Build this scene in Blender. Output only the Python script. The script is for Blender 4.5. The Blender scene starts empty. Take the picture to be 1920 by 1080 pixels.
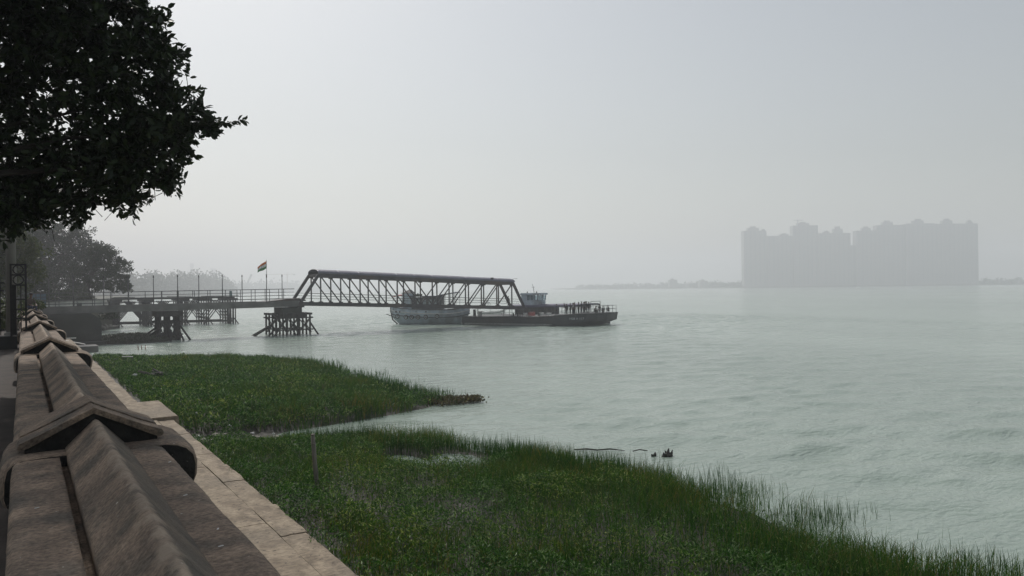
import bpy, bmesh, math, random
import numpy as np
from mathutils import Vector, Matrix, noise
random.seed(7); rng = np.random.default_rng(11)
R = math.radians
scene = bpy.context.scene
COL = scene.collection

# ------------------------------------------------------------------ camera
ZC = 6.0                                   # eye height above the river
TH, RO = R(33.5), R(0.7)
fw = Vector((math.sin(TH), math.cos(TH), 0)); r0 = Vector((math.cos(TH), -math.sin(TH), 0))
rt = r0 * math.cos(RO) - Vector((0, 0, 1)) * math.sin(RO)
up = Vector((0, 0, 1)) * math.cos(RO) + r0 * math.sin(RO)
cd = bpy.data.cameras.new('camera'); cam = bpy.data.objects.new('camera', cd); COL.objects.link(cam)
cd.sensor_width = 36; cd.lens = 26.0; cd.clip_start = 0.05; cd.clip_end = 20000
M = Matrix.Identity(4)
for i in range(3):
    M[i][0], M[i][1], M[i][2] = rt[i], up[i], -fw[i]
M.translation = (0, 0, ZC)
cam.matrix_world = M
scene.camera = cam

# ------------------------------------------------------------------ sky, sun, exposure
SUN_AZ, SUN_EL = R(3), R(47)
world = bpy.data.worlds.new('World'); scene.world = world; world.use_nodes = True
wn = world.node_tree; wn.nodes.clear()
sky = wn.nodes.new('ShaderNodeTexSky'); sky.sky_type = 'NISHITA'; sky.sun_disc = False
sky.sun_elevation = SUN_EL; sky.sun_rotation = SUN_AZ
sky.air_density = 1.5; sky.dust_density = 2.0; sky.ozone_density = 1.0; sky.altitude = 0
hs = wn.nodes.new('ShaderNodeHueSaturation'); hs.inputs['Saturation'].default_value = 0.42
bg = wn.nodes.new('ShaderNodeBackground'); bg.inputs['Strength'].default_value = 0.10
wo = wn.nodes.new('ShaderNodeOutputWorld')
wn.links.new(sky.outputs[0], hs.inputs['Color']); wn.links.new(hs.outputs[0], bg.inputs['Color']); wn.links.new(bg.outputs[0], wo.inputs['Surface'])
sl = bpy.data.lights.new('sun', 'SUN'); sl.energy = 2.6; sl.angle = R(0.8); sl.color = (1.0, 0.955, 0.90)
sun = bpy.data.objects.new('sun', sl); COL.objects.link(sun)
sdir = Vector((math.sin(SUN_AZ) * math.cos(SUN_EL), math.cos(SUN_AZ) * math.cos(SUN_EL), math.sin(SUN_EL)))
sun.rotation_euler = sdir.to_track_quat('Z', 'Y').to_euler()
sun.location = (0, 0, 60)
scene.view_settings.view_transform = 'Standard'; scene.view_settings.look = 'None'
scene.view_settings.gamma = 1; scene.view_settings.use_curve_mapping = False
scene.view_settings.exposure = -0.20
HAZE_DENSITY = 0.00080
cy = scene.cycles
cy.use_denoising = True; cy.max_bounces = 6; cy.diffuse_bounces = 2; cy.glossy_bounces = 2
cy.transmission_bounces = 3; cy.volume_bounces = 3; cy.transparent_max_bounces = 8
cy.caustics_reflective = False; cy.caustics_refractive = False; cy.sample_clamp_indirect = 4

# ------------------------------------------------------------------ materials
def nn(nt, t, **kw):
    n = nt.nodes.new(t)
    for k, v in kw.items(): setattr(n, k, v)
    return n
MATS = {}
def mat(name, c1, c2=None, scale=3.0, rough=0.8, bump=0.0, bscale=None, stretch=(1, 1, 1), metal=0.0, detail=6, specks=None, c3=None, spec=0.5, grain=None, c3s=.23):
    if name in MATS: return MATS[name]
    m = bpy.data.materials.new(name); m.use_nodes = True; nt = m.node_tree
    b = nt.nodes['Principled BSDF']; b.inputs['Roughness'].default_value = rough; b.inputs['Metallic'].default_value = metal
    b.inputs['Specular IOR Level'].default_value = spec
    c2 = c2 or tuple(x * 0.7 for x in c1)
    tc = nn(nt, 'ShaderNodeTexCoord'); mp = nn(nt, 'ShaderNodeMapping'); mp.inputs['Scale'].default_value = stretch
    nt.links.new(tc.outputs['Object'], mp.inputs[0])
    nz = nn(nt, 'ShaderNodeTexNoise'); nz.inputs['Scale'].default_value = scale; nz.inputs['Detail'].default_value = detail
    nt.links.new(mp.outputs[0], nz.inputs['Vector'])
    cr = nn(nt, 'ShaderNodeValToRGB'); cr.color_ramp.elements[0].position = .35; cr.color_ramp.elements[1].position = .65
    cr.color_ramp.elements[0].color = (*c2, 1); cr.color_ramp.elements[1].color = (*c1, 1)
    nt.links.new(nz.outputs['Fac'], cr.inputs[0])
    col = cr.outputs[0]
    if c3:
        n3 = nn(nt, 'ShaderNodeTexNoise'); n3.inputs['Scale'].default_value = scale * c3s; n3.inputs['Detail'].default_value = 5
        nt.links.new(tc.outputs['Object'], n3.inputs['Vector'])
        r3 = nn(nt, 'ShaderNodeValToRGB'); r3.color_ramp.elements[0].position = .48; r3.color_ramp.elements[1].position = .66
        nt.links.new(n3.outputs['Fac'], r3.inputs[0])
        mx = nn(nt, 'ShaderNodeMixRGB'); mx.inputs[2].default_value = (*c3, 1)
        nt.links.new(r3.outputs[0], mx.inputs[0]); nt.links.new(col, mx.inputs[1]); col = mx.outputs[0]
    if specks:
        vo = nn(nt, 'ShaderNodeTexNoise'); vo.inputs['Scale'].default_value = specks[0]; vo.inputs['Detail'].default_value = 2
        nt.links.new(tc.outputs['Object'], vo.inputs['Vector'])
        rs = nn(nt, 'ShaderNodeValToRGB'); rs.color_ramp.elements[0].position = specks[1]; rs.color_ramp.elements[1].position = specks[1] + .04
        nt.links.new(vo.outputs['Fac'], rs.inputs[0])
        mx = nn(nt, 'ShaderNodeMixRGB'); mx.inputs[2].default_value = (*specks[2], 1)
        nt.links.new(rs.outputs[0], mx.inputs[0]); nt.links.new(col, mx.inputs[1]); col = mx.outputs[0]
    if grain:
        mg = nn(nt, 'ShaderNodeMapping'); mg.inputs['Scale'].default_value = grain[1]; nt.links.new(tc.outputs['Object'], mg.inputs[0])
        ng_ = nn(nt, 'ShaderNodeTexNoise'); ng_.inputs['Scale'].default_value = grain[0]; ng_.inputs['Detail'].default_value = 5; ng_.inputs['Roughness'].default_value = .7
        nt.links.new(mg.outputs[0], ng_.inputs['Vector'])
        rg = nn(nt, 'ShaderNodeMapRange'); rg.inputs[1].default_value = .32; rg.inputs[2].default_value = .68; rg.inputs[3].default_value = grain[2]; rg.inputs[4].default_value = grain[3]
        nt.links.new(ng_.outputs['Fac'], rg.inputs[0])
        mx = nn(nt, 'ShaderNodeMixRGB'); mx.blend_type = 'MULTIPLY'; mx.inputs[0].default_value = 1
        nt.links.new(col, mx.inputs[1]); nt.links.new(rg.outputs[0], mx.inputs[2]); col = mx.outputs[0]
    nt.links.new(col, b.inputs['Base Color'])
    if bump:
        bn = nn(nt, 'ShaderNodeTexNoise'); bn.inputs['Scale'].default_value = bscale or scale * 4; bn.inputs['Detail'].default_value = 8
        bn.inputs['Roughness'].default_value = .65
        nt.links.new(mp.outputs[0], bn.inputs['Vector'])
        bp = nn(nt, 'ShaderNodeBump'); bp.inputs['Strength'].default_value = bump; bp.inputs['Distance'].default_value = .03
        nt.links.new(bn.outputs['Fac'], bp.inputs['Height']); nt.links.new(bp.outputs[0], b.inputs['Normal'])
    MATS[name] = m
    return m
def leafmat(name, cols, rough=.45, trans=.2, spec=.5, patch=None):
    """foliage: a different green for each leaf, some light through it"""
    if name in MATS: return MATS[name]
    m = bpy.data.materials.new(name); m.use_nodes = True; nt = m.node_tree
    b = nt.nodes['Principled BSDF']; out = nt.nodes['Material Output']
    b.inputs['Roughness'].default_value = rough; b.inputs['Specular IOR Level'].default_value = spec
    g = nn(nt, 'ShaderNodeNewGeometry'); cr = nn(nt, 'ShaderNodeValToRGB')
    el = cr.color_ramp.elements
    while len(el) < len(cols): el.new(.5)
    for i, c in enumerate(cols):
        el[i].position = i / (len(cols) - 1); el[i].color = (*c, 1)
    nt.links.new(g.outputs['Random Per Island'], cr.inputs[0])
    col = cr.outputs[0]
    if patch:
        tc = nn(nt, 'ShaderNodeTexCoord'); nz = nn(nt, 'ShaderNodeTexNoise'); nz.inputs['Scale'].default_value = patch[0]; nz.inputs['Detail'].default_value = 3
        nt.links.new(tc.outputs['Object'], nz.inputs['Vector'])
        rp = nn(nt, 'ShaderNodeValToRGB'); rp.color_ramp.elements[0].position = .45; rp.color_ramp.elements[1].position = .62
        nt.links.new(nz.outputs['Fac'], rp.inputs[0])
        mx = nn(nt, 'ShaderNodeMixRGB'); mx.blend_type = 'MULTIPLY'; mx.inputs[2].default_value = (*patch[1], 1)
        nt.links.new(rp.outputs[0], mx.inputs[0]); nt.links.new(col, mx.inputs[1]); col = mx.outputs[0]
    nt.links.new(col, b.inputs['Base Color'])
    tr = nn(nt, 'ShaderNodeBsdfTranslucent'); nt.links.new(col, tr.inputs['Color'])
    ms = nn(nt, 'ShaderNodeMixShader'); ms.inputs[0].default_value = trans
    nt.links.new(b.outputs[0], ms.inputs[1]); nt.links.new(tr.outputs[0], ms.inputs[2]); nt.links.new(ms.outputs[0], out.inputs['Surface'])
    MATS[name] = m
    return m

STONE = mat('weathered_stone', (.33, .245, .175), (.17, .128, .096), scale=2.6, rough=.85, bump=1.0, bscale=34, stretch=(1, 1.15, 1.1), c3=(.12, .10, .078), c3s=1.1, specks=(34, .735, (.5, .48, .44)), grain=(38, (.95, 1.1, 1), .5, 1.6))
CRUST_SHADE = mat('algae_and_shade_black', (.030, .028, .024), (.010, .010, .009), scale=9, rough=.95, bump=1.0, bscale=40, specks=(30, .70, (.12, .11, .10)))  # algae crust, its black also carrying the shade of the pier faces
STONE2 = mat('dark_lichen_stone', (.20, .15, .11), (.07, .058, .046), scale=3.0, rough=.9, bump=1.0, bscale=30, c3=(.04, .036, .03), grain=(36, (1, 1.05, 1), .45, 1.6))
LEDGE = mat('tan_ledge_plaster', (.38, .31, .225), (.22, .175, .125), scale=1.9, rough=.9, bump=.7, bscale=14, stretch=(1.6, .8, 1), c3=(.24, .20, .15), specks=(9, .66, (.13, .105, .08)), grain=(9, (.8, 1.3, 1), .62, 1.28))
def cap_material():
    """the coping ridge: rubbed pale along the arris, darker tone on the river side"""
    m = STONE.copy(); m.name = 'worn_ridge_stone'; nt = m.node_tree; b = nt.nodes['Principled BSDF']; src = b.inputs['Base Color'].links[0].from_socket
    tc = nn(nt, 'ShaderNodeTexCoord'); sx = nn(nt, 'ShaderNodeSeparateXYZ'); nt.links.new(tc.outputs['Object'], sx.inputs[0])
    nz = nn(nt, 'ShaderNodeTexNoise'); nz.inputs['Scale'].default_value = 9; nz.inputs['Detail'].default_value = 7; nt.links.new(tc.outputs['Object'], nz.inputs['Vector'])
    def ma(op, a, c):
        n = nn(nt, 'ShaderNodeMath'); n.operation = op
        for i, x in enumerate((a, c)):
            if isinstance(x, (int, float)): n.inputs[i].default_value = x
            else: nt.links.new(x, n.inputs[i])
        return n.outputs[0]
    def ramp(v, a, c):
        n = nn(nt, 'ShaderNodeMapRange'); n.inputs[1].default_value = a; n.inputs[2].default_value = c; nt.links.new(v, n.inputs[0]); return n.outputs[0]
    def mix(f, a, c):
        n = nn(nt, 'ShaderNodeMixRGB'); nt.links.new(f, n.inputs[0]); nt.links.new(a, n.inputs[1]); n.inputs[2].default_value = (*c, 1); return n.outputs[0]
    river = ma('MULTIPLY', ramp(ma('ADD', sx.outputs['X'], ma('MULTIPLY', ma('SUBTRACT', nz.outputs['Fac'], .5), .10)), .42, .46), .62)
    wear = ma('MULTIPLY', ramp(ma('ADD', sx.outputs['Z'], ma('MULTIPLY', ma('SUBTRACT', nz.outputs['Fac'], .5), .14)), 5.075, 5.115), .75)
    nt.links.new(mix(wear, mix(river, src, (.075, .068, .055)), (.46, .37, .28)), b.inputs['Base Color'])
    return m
CAPM = cap_material()
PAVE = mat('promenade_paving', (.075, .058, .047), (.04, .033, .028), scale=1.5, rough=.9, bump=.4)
MUD = mat('river_mud', (.042, .036, .024), (.022, .02, .014), scale=.9, rough=.7, bump=.5, bscale=6)
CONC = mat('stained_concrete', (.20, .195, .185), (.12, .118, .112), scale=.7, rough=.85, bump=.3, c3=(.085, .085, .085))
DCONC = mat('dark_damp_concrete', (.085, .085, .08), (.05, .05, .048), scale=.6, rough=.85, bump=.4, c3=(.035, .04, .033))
TIMBER = mat('wet_timber', (.04, .036, .034), (.018, .017, .017), scale=2.5, rough=.7, bump=.3, stretch=(1, 1, .2))
STEEL = mat('painted_dark_steel', (.05, .047, .055), (.03, .028, .034), scale=1.2, rough=.5, c3=(.07, .045, .035))
RAILM = mat('rail_steel', (.085, .09, .095), (.06, .06, .065), scale=2, rough=.5)
ROOFM = mat('roof_sheet', (.15, .15, .19), (.10, .10, .135), scale=.8, rough=.45, metal=.2)
IRON = mat('black_iron', (.018, .018, .018), (.010, .010, .010), scale=6, rough=.6)
POLEM = mat('grey_pole', (.24, .23, .21), (.16, .155, .14), scale=3, rough=.8, stretch=(1, 1, .2))
BAMBOO = mat('grey_bamboo', (.22, .20, .16), (.12, .108, .088), scale=7, rough=.7, bump=.2, stretch=(1, 1, .25))
BARK = mat('bark', (.04, .034, .028), (.02, .017, .014), scale=4, rough=.9, bump=.8, stretch=(1, 1, .3))
HULLB = mat('black_hull', (.03, .034, .038), (.018, .02, .024), scale=1, rough=.55, c3=(.045, .04, .036))
HULLR = mat('rust_red_hull', (.10, .045, .035), (.05, .03, .028), scale=2, rough=.7)
BLUEG = mat('faded_blue_paint', (.50, .57, .63), (.38, .44, .50), scale=1.6, rough=.6, c3=(.25, .27, .29))
WHITEP = mat('white_paint', (.72, .71, .68), (.55, .54, .52), scale=2, rough=.6)
PURP = mat('purple_grey_canvas', (.13, .12, .18), (.09, .085, .13), scale=1.2, rough=.7)
CABIN = mat('dark_cabin_wood', (.10, .095, .09), (.055, .055, .055), scale=2, rough=.7)
def clear_glass():
    m = bpy.data.materials.new('clear_glass'); m.use_nodes = True; nt = m.node_tree; b = nt.nodes['Principled BSDF']
    b.inputs['Base Color'].default_value = (.4, .45, .47, 1); b.inputs['Roughness'].default_value = .05
    t = nn(nt, 'ShaderNodeBsdfTransparent'); t.inputs['Color'].default_value = (.85, .9, .92, 1); ms = nn(nt, 'ShaderNodeMixShader'); ms.inputs[0].default_value = .85
    nt.links.new(b.outputs[0], ms.inputs[1]); nt.links.new(t.outputs[0], ms.inputs[2]); nt.links.new(ms.outputs[0], nt.nodes['Material Output'].inputs['Surface'])
    return m
CLEAR = clear_glass()
GLASS = mat('window_glass', (.30, .33, .34), (.26, .29, .30), scale=1, rough=.08)
RUBBER = mat('tyre_rubber', (.03, .03, .03), (.018, .018, .018), scale=6, rough=.8)
REDA = mat('red_awning', (.50, .11, .10), (.36, .08, .075), scale=2, rough=.8)
TOWER = mat('tower_concrete', (.30, .29, .28), (.26, .25, .245), scale=.03, rough=.9)
SKIN = mat('skin', (.16, .09, .06), (.12, .07, .045), scale=6, rough=.6)
HAIR = mat('hair', (.012, .010, .009), (.008, .007, .006), scale=9, rough=.5)
RUBBLE = mat('grey_rubble', (.26, .24, .21), (.13, .12, .105), scale=4, rough=.9, bump=.6)
LITTER = mat('white_litter', (.75, .74, .72), (.6, .6, .58), scale=5, rough=.6)
DRIFT = mat('black_driftwood', (.028, .025, .022), (.014, .013, .012), scale=5, rough=.7, bump=.5)
TREE_NEAR = leafmat('near_tree_leaf', [(.012, .024, .010), (.02, .036, .012), (.034, .055, .016)], rough=.5, trans=.14, spec=.35)
TREE_MID = leafmat('mid_tree_leaf', [(.016, .030, .014), (.026, .045, .018), (.04, .058, .022)], trans=.15, spec=.2)
TREE_OLIVE = leafmat('olive_tree_leaf', [(.035, .052, .012), (.055, .078, .018), (.085, .105, .025)], trans=.25, spec=.2)
TREE_FAR = leafmat('far_tree_leaf', [(.035, .055, .035), (.05, .07, .045)], trans=.1)
GRASS = leafmat('bank_grass', [(.011, .05, .003), (.018, .078, .004), (.032, .11, .007), (.062, .145, .013), (.15, .14, .05)], rough=.6, trans=.42, spec=.15, patch=(.24, (1.7, 1.15, .7)))
HERB = leafmat('herb_leaf', [(.008, .045, .003), (.016, .075, .005), (.034, .12, .008), (.062, .17, .016), (.24, .36, .14)], rough=.42, trans=.38, spec=.22, patch=(.34, (1.6, 1.2, .8)))
REED = leafmat('reed_blade', [(.010, .052, .003), (.018, .078, .005), (.036, .10, .008)], rough=.6, trans=.38, spec=.15, patch=(.2, (.75, .8, .85)))
HYAC = leafmat('hyacinth_leaf', [(.10, .11, .03), (.16, .13, .04), (.09, .06, .03), (.05, .07, .025)], trans=.2)

# ------------------------------------------------------------------ object helpers
def tag(o, label=None, cat=None, group=None, kind=None):
    if label: o['label'] = label
    if cat: o['category'] = cat
    if group: o['group'] = group
    if kind: o['kind'] = kind
    return o
def empty(name, loc=(0, 0, 0), rz=0.0, label=None, cat=None, group=None, kind=None):
    o = bpy.data.objects.new(name, None); COL.objects.link(o); o.empty_display_size = .2
    o.location = loc; o.rotation_euler = (0, 0, rz)
    return tag(o, label, cat, group, kind)
class MB:
    def __init__(s): s.v = []; s.f = []; s.mi = []
    def add(s, vs, fs, mi=0):
        k = len(s.v); s.v += [tuple(v) for v in vs]
        s.f += [tuple(i + k for i in f) for f in fs]; s.mi += [mi] * len(fs); return s
    def box(s, x0, x1, y0, y1, z0, z1, mi=0):
        return s.add([(x0, y0, z0), (x1, y0, z0), (x1, y1, z0), (x0, y1, z0), (x0, y0, z1), (x1, y0, z1), (x1, y1, z1), (x0, y1, z1)],
                     [(0, 3, 2, 1), (4, 5, 6, 7), (0, 1, 5, 4), (1, 2, 6, 5), (2, 3, 7, 6), (3, 0, 4, 7)], mi)
    def bar(s, a, b, w, h, mi=0):
        a, b = Vector(a), Vector(b); d = (b - a).normalized()
        x = d.cross(Vector((0, 0, 1)))
        if x.length < 1e-3: x = Vector((1, 0, 0))
        x.normalize(); y = x.cross(d).normalized(); x = x * w / 2; y = y * h / 2
        return s.add([a - x - y, a + x - y, a + x + y, a - x + y, b - x - y, b + x - y, b + x + y, b - x + y],
                     [(0, 3, 2, 1), (4, 5, 6, 7), (0, 1, 5, 4), (1, 2, 6, 5), (2, 3, 7, 6), (3, 0, 4, 7)], mi)
    def tube(s, pts, rad, n=8, mi=0):
        pts = [Vector(p) for p in pts]
        rad = rad if isinstance(rad, (list, tuple)) else [rad] * len(pts)
        vs = []; ref = Vector((0, 0, 1))
        for i, p in enumerate(pts):
            d = (pts[min(i + 1, len(pts) - 1)] - pts[max(i - 1, 0)]).normalized()
            x = d.cross(ref)
            if x.length < .05: x = d.cross(Vector((1, 0, 0)))
            x.normalize(); y = x.cross(d)
            for k in range(n):
                a = 2 * math.pi * k / n; vs.append(p + (x * math.cos(a) + y * math.sin(a)) * rad[i])
        fs = [(i * n + k, i * n + (k + 1) % n, (i + 1) * n + (k + 1) % n, (i + 1) * n + k) for i in range(len(pts) - 1) for k in range(n)]
        fs += [tuple(range(n - 1, -1, -1)), tuple((len(pts) - 1) * n + k for k in range(n))]
        return s.add(vs, fs, mi)
    def sweep(s, rows, closed=False, caps=True, mi=0):
        """rows: list of equal-length profiles"""
        n = len(rows[0]); vs = [p for r in rows for p in r]
        m = n if closed else n - 1
        fs = [(i * n + k, i * n + (k + 1) % n, (i + 1) * n + (k + 1) % n, (i + 1) * n + k) for i in range(len(rows) - 1) for k in range(m)]
        if closed and caps: fs += [tuple(range(n - 1, -1, -1)), tuple((len(rows) - 1) * n + k for k in range(n))]
        return s.add(vs, fs, mi)
    def build(s, name, m=None, parent=None, smooth=False, label=None, cat=None, group=None, kind=None, loc=None, recalc=True):
        me = bpy.data.meshes.new(name); me.from_pydata(s.v, [], s.f)
        if recalc:
            bm = bmesh.new(); bm.from_mesh(me); bmesh.ops.recalc_face_normals(bm, faces=bm.faces); bm.to_mesh(me); bm.free()
        for mm in (m if isinstance(m, (list, tuple)) else [m]): me.materials.append(mm)
        if isinstance(m, (list, tuple)): me.polygons.foreach_set('material_index', s.mi)
        if smooth: me.polygons.foreach_set('use_smooth', [True] * len(me.polygons))
        me.update()
        o = bpy.data.objects.new(name, me); COL.objects.link(o)
        if parent: o.parent = parent
        if loc: o.location = loc
        return tag(o, label, cat, group, kind)
def bar(name, a, b, w, h, m, parent, **k): return MB().bar(a, b, w, h).build(name, m, parent, **k)
def tube(name, pts, r, m, parent, n=8, smooth=True, **k): return MB().tube(pts, r, n).build(name, m, parent, smooth=smooth, **k)
def box(name, b6, m, parent, **k): return MB().box(*b6).build(name, m, parent, **k)
def bevel_box(name, b6, m, parent=None, bev=.02, seg=2, rough=0.0, sub=0, **k):
    o = MB().box(*b6).build(name, m, parent, **k)
    bm = bmesh.new(); bm.from_mesh(o.data)
    bmesh.ops.bevel(bm, geom=bm.edges[:], offset=bev, segments=seg, affect='EDGES', profile=.6)
    if sub: bmesh.ops.subdivide_edges(bm, edges=bm.edges[:], cuts=sub, use_grid_fill=True)
    if rough:
        for v in bm.verts: v.co += noise.noise_vector(v.co * 3.1) * rough
    bm.to_mesh(o.data); bm.free()
    return o
def np_mesh(name, V, F, m, parent=None, smooth=False, label=None, cat=None, group=None, kind=None):
    """V (n,3), F (k,4) or (k,3) arrays"""
    me = bpy.data.meshes.new(name); F = np.asarray(F, dtype=np.int32)
    me.vertices.add(len(V)); me.vertices.foreach_set('co', np.asarray(V, dtype=np.float32).ravel())
    me.loops.add(F.size); me.loops.foreach_set('vertex_index', F.ravel())
    me.polygons.add(len(F)); me.polygons.foreach_set('loop_start', np.arange(len(F), dtype=np.int32) * F.shape[1])
    try: me.polygons.foreach_set('loop_total', np.full(len(F), F.shape[1], dtype=np.int32))
    except Exception: pass
    if smooth: me.polygons.foreach_set('use_smooth', np.ones(len(F), dtype=bool))
    me.materials.append(m); me.update(calc_edges=True); me.validate()
    o = bpy.data.objects.new(name, me); COL.objects.link(o)
    if parent: o.parent = parent
    return tag(o, label, cat, group, kind)
def unit(a): return a / np.maximum(np.linalg.norm(a, axis=-1, keepdims=True), 1e-9)
def rand_unit(n): return unit(rng.normal(size=(n, 3)))
def leaves(P, D, L, Wd, fold=.25):
    """one folded pointed leaf (6 verts, 2 quads) for each base point P along direction D"""
    n = len(P); D = unit(D); side = unit(np.cross(D, rand_unit(n))); nor = np.cross(side, D)
    L = np.broadcast_to(L, (n,))[:, None]; Wd = np.broadcast_to(Wd, (n,))[:, None]
    mid1 = P + D * L * .5 - nor * Wd * fold * .5; tip = P + D * L + nor * L * -.12
    a = P + D * L * .45 + side * Wd * .5 + nor * Wd * fold; b = P + D * L * .45 - side * Wd * .5 + nor * Wd * fold
    V = np.stack([P, a, tip, mid1, b], 1).reshape(-1, 3)
    k = np.arange(n)[:, None] * 5
    F = np.concatenate([k + np.array([[0, 3, 2, 1]]), k + np.array([[0, 4, 2, 3]])], 0)
    return V, F
def oval_leaves(P, D, L, Wd, fold=.18):
    """an oval leaf, folded along its midrib: 8 verts, 4 faces"""
    n = len(P); D = unit(D); side = unit(np.cross(D, rand_unit(n))); nor = np.cross(side, D)
    L = np.broadcast_to(L, (n,))[:, None]; Wd = np.broadcast_to(Wd, (n,))[:, None]
    def q(a, w, h): return P + D * L * a + side * Wd * w + nor * Wd * h
    V = np.stack([q(0, 0, 0), q(.28, .42, fold), q(.68, .46, fold * .8), q(1, 0, -.25), q(.68, -.46, fold * .8), q(.28, -.42, fold), q(.34, 0, -.02), q(.7, 0, -.08)], 1).reshape(-1, 3)
    k = np.arange(n)[:, None] * 8
    F = np.concatenate([k + np.array([[6, 7, 2, 1]]), k + np.array([[6, 5, 4, 7]]), k + np.array([[0, 5, 6, 1]]), k + np.array([[7, 4, 3, 2]])], 0)
    return V, F
def blades(P, H, Wd, lean, bend, seg=2):
    """grass blades: thin tapering strips; P bases, H heights, lean amount"""
    n = len(P); az = rng.uniform(0, 2 * np.pi, n); ld = np.stack([np.cos(az), np.sin(az), np.zeros(n)], 1)
    fa = rng.uniform(0, np.pi, n); sd = np.stack([np.cos(fa), np.sin(fa), np.zeros(n)], 1)
    H = np.broadcast_to(H, (n,))[:, None]; Wd = np.broadcast_to(Wd, (n,))[:, None]
    lean = np.broadcast_to(lean, (n,))[:, None]; bend = np.broadcast_to(bend, (n,))[:, None]
    up_ = np.array([[0, 0, 1.]])
    m1 = P + up_ * H * .55 + ld * H * lean * .45
    tp = P + up_ * H * (1 - bend * .35) + ld * H * (lean + bend)
    V = np.stack([P - sd * Wd * .5, P + sd * Wd * .5, m1 - sd * Wd * .42, m1 + sd * Wd * .42, tp - sd * Wd * .06, tp + sd * Wd * .06], 1).reshape(-1, 3)
    k = np.arange(n)[:, None] * 6
    F = np.concatenate([k + np.array([[0, 1, 3, 2]]), k + np.array([[2, 3, 5, 4]])], 0)
    return V, F
def joinVF(parts):
    Vs, Fs, k = [], [], 0
    for V, F in parts: Vs.append(V); Fs.append(F + k); k += len(V)
    return np.concatenate(Vs), np.concatenate(Fs)
def copy_tree(o, parent=None):
    c = o.copy(); COL.objects.link(c); c.parent = parent
    for ch in o.children: copy_tree(ch, c)
    return c

# ------------------------------------------------------------------ water and land
def water_material():
    m = bpy.data.materials.new('river_water'); m.use_nodes = True; nt = m.node_tree; b = nt.nodes['Principled BSDF']
    b.inputs['Roughness'].default_value = .15; b.inputs['IOR'].default_value = 1.33
    tc = nn(nt, 'ShaderNodeTexCoord')
    def wave(scale, rot, st, det, dist):
        mp = nn(nt, 'ShaderNodeMapping'); mp.inputs['Rotation'].default_value = (0, 0, rot); mp.inputs['Scale'].default_value = st
        nz = nn(nt, 'ShaderNodeTexNoise'); nz.inputs['Scale'].default_value = scale; nz.inputs['Detail'].default_value = det; nz.inputs['Distortion'].default_value = dist
        nt.links.new(tc.outputs['Object'], mp.inputs[0]); nt.links.new(mp.outputs[0], nz.inputs['Vector']); return nz.outputs['Fac']
    def math_(op, a, b_):
        n = nn(nt, 'ShaderNodeMath'); n.operation = op
        for i, x in enumerate((a, b_)):
            if isinstance(x, (int, float)): n.inputs[i].default_value = x
            else: nt.links.new(x, n.inputs[i])
        return n.outputs[0]
    w1 = wave(.55, R(20), (.35, 1, 1), 3, .4); w2 = wave(1.7, R(38), (.45, 1, 1), 4, .6); w3 = wave(6, R(5), (.6, 1, 1), 2, 0)
    patch = wave(.035, R(30), (.4, 1, 1), 3, .5)
    h = math_('ADD', math_('MULTIPLY', w1, .12), math_('ADD', math_('MULTIPLY', w2, .16), math_('MULTIPLY', w3, .075)))
    pr = nn(nt, 'ShaderNodeMapRange'); pr.inputs[1].default_value = .35; pr.inputs[2].default_value = .65; pr.inputs[3].default_value = .55; pr.inputs[4].default_value = 1.1
    nt.links.new(patch, pr.inputs[0])
    h = math_('MULTIPLY', h, pr.outputs[0])
    sl_ = wave(.02, R(-12), (1, .22, 1), 5, 1.2); crw = nn(nt, 'ShaderNodeValToRGB'); ew = crw.color_ramp.elements; ew[0].position = .35; ew[1].position = .65
    ew[0].color = (.27, .335, .285, 1); ew[1].color = (.345, .415, .358, 1); nt.links.new(sl_, crw.inputs[0]); nt.links.new(crw.outputs[0], b.inputs['Base Color'])
    bp = nn(nt, 'ShaderNodeBump'); bp.inputs['Strength'].default_value = .7; bp.inputs['Distance'].default_value = 1.0
    nt.links.new(h, bp.inputs['Height']); nt.links.new(bp.outputs[0], b.inputs['Normal'])
    return m
WATER = water_material()
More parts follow.
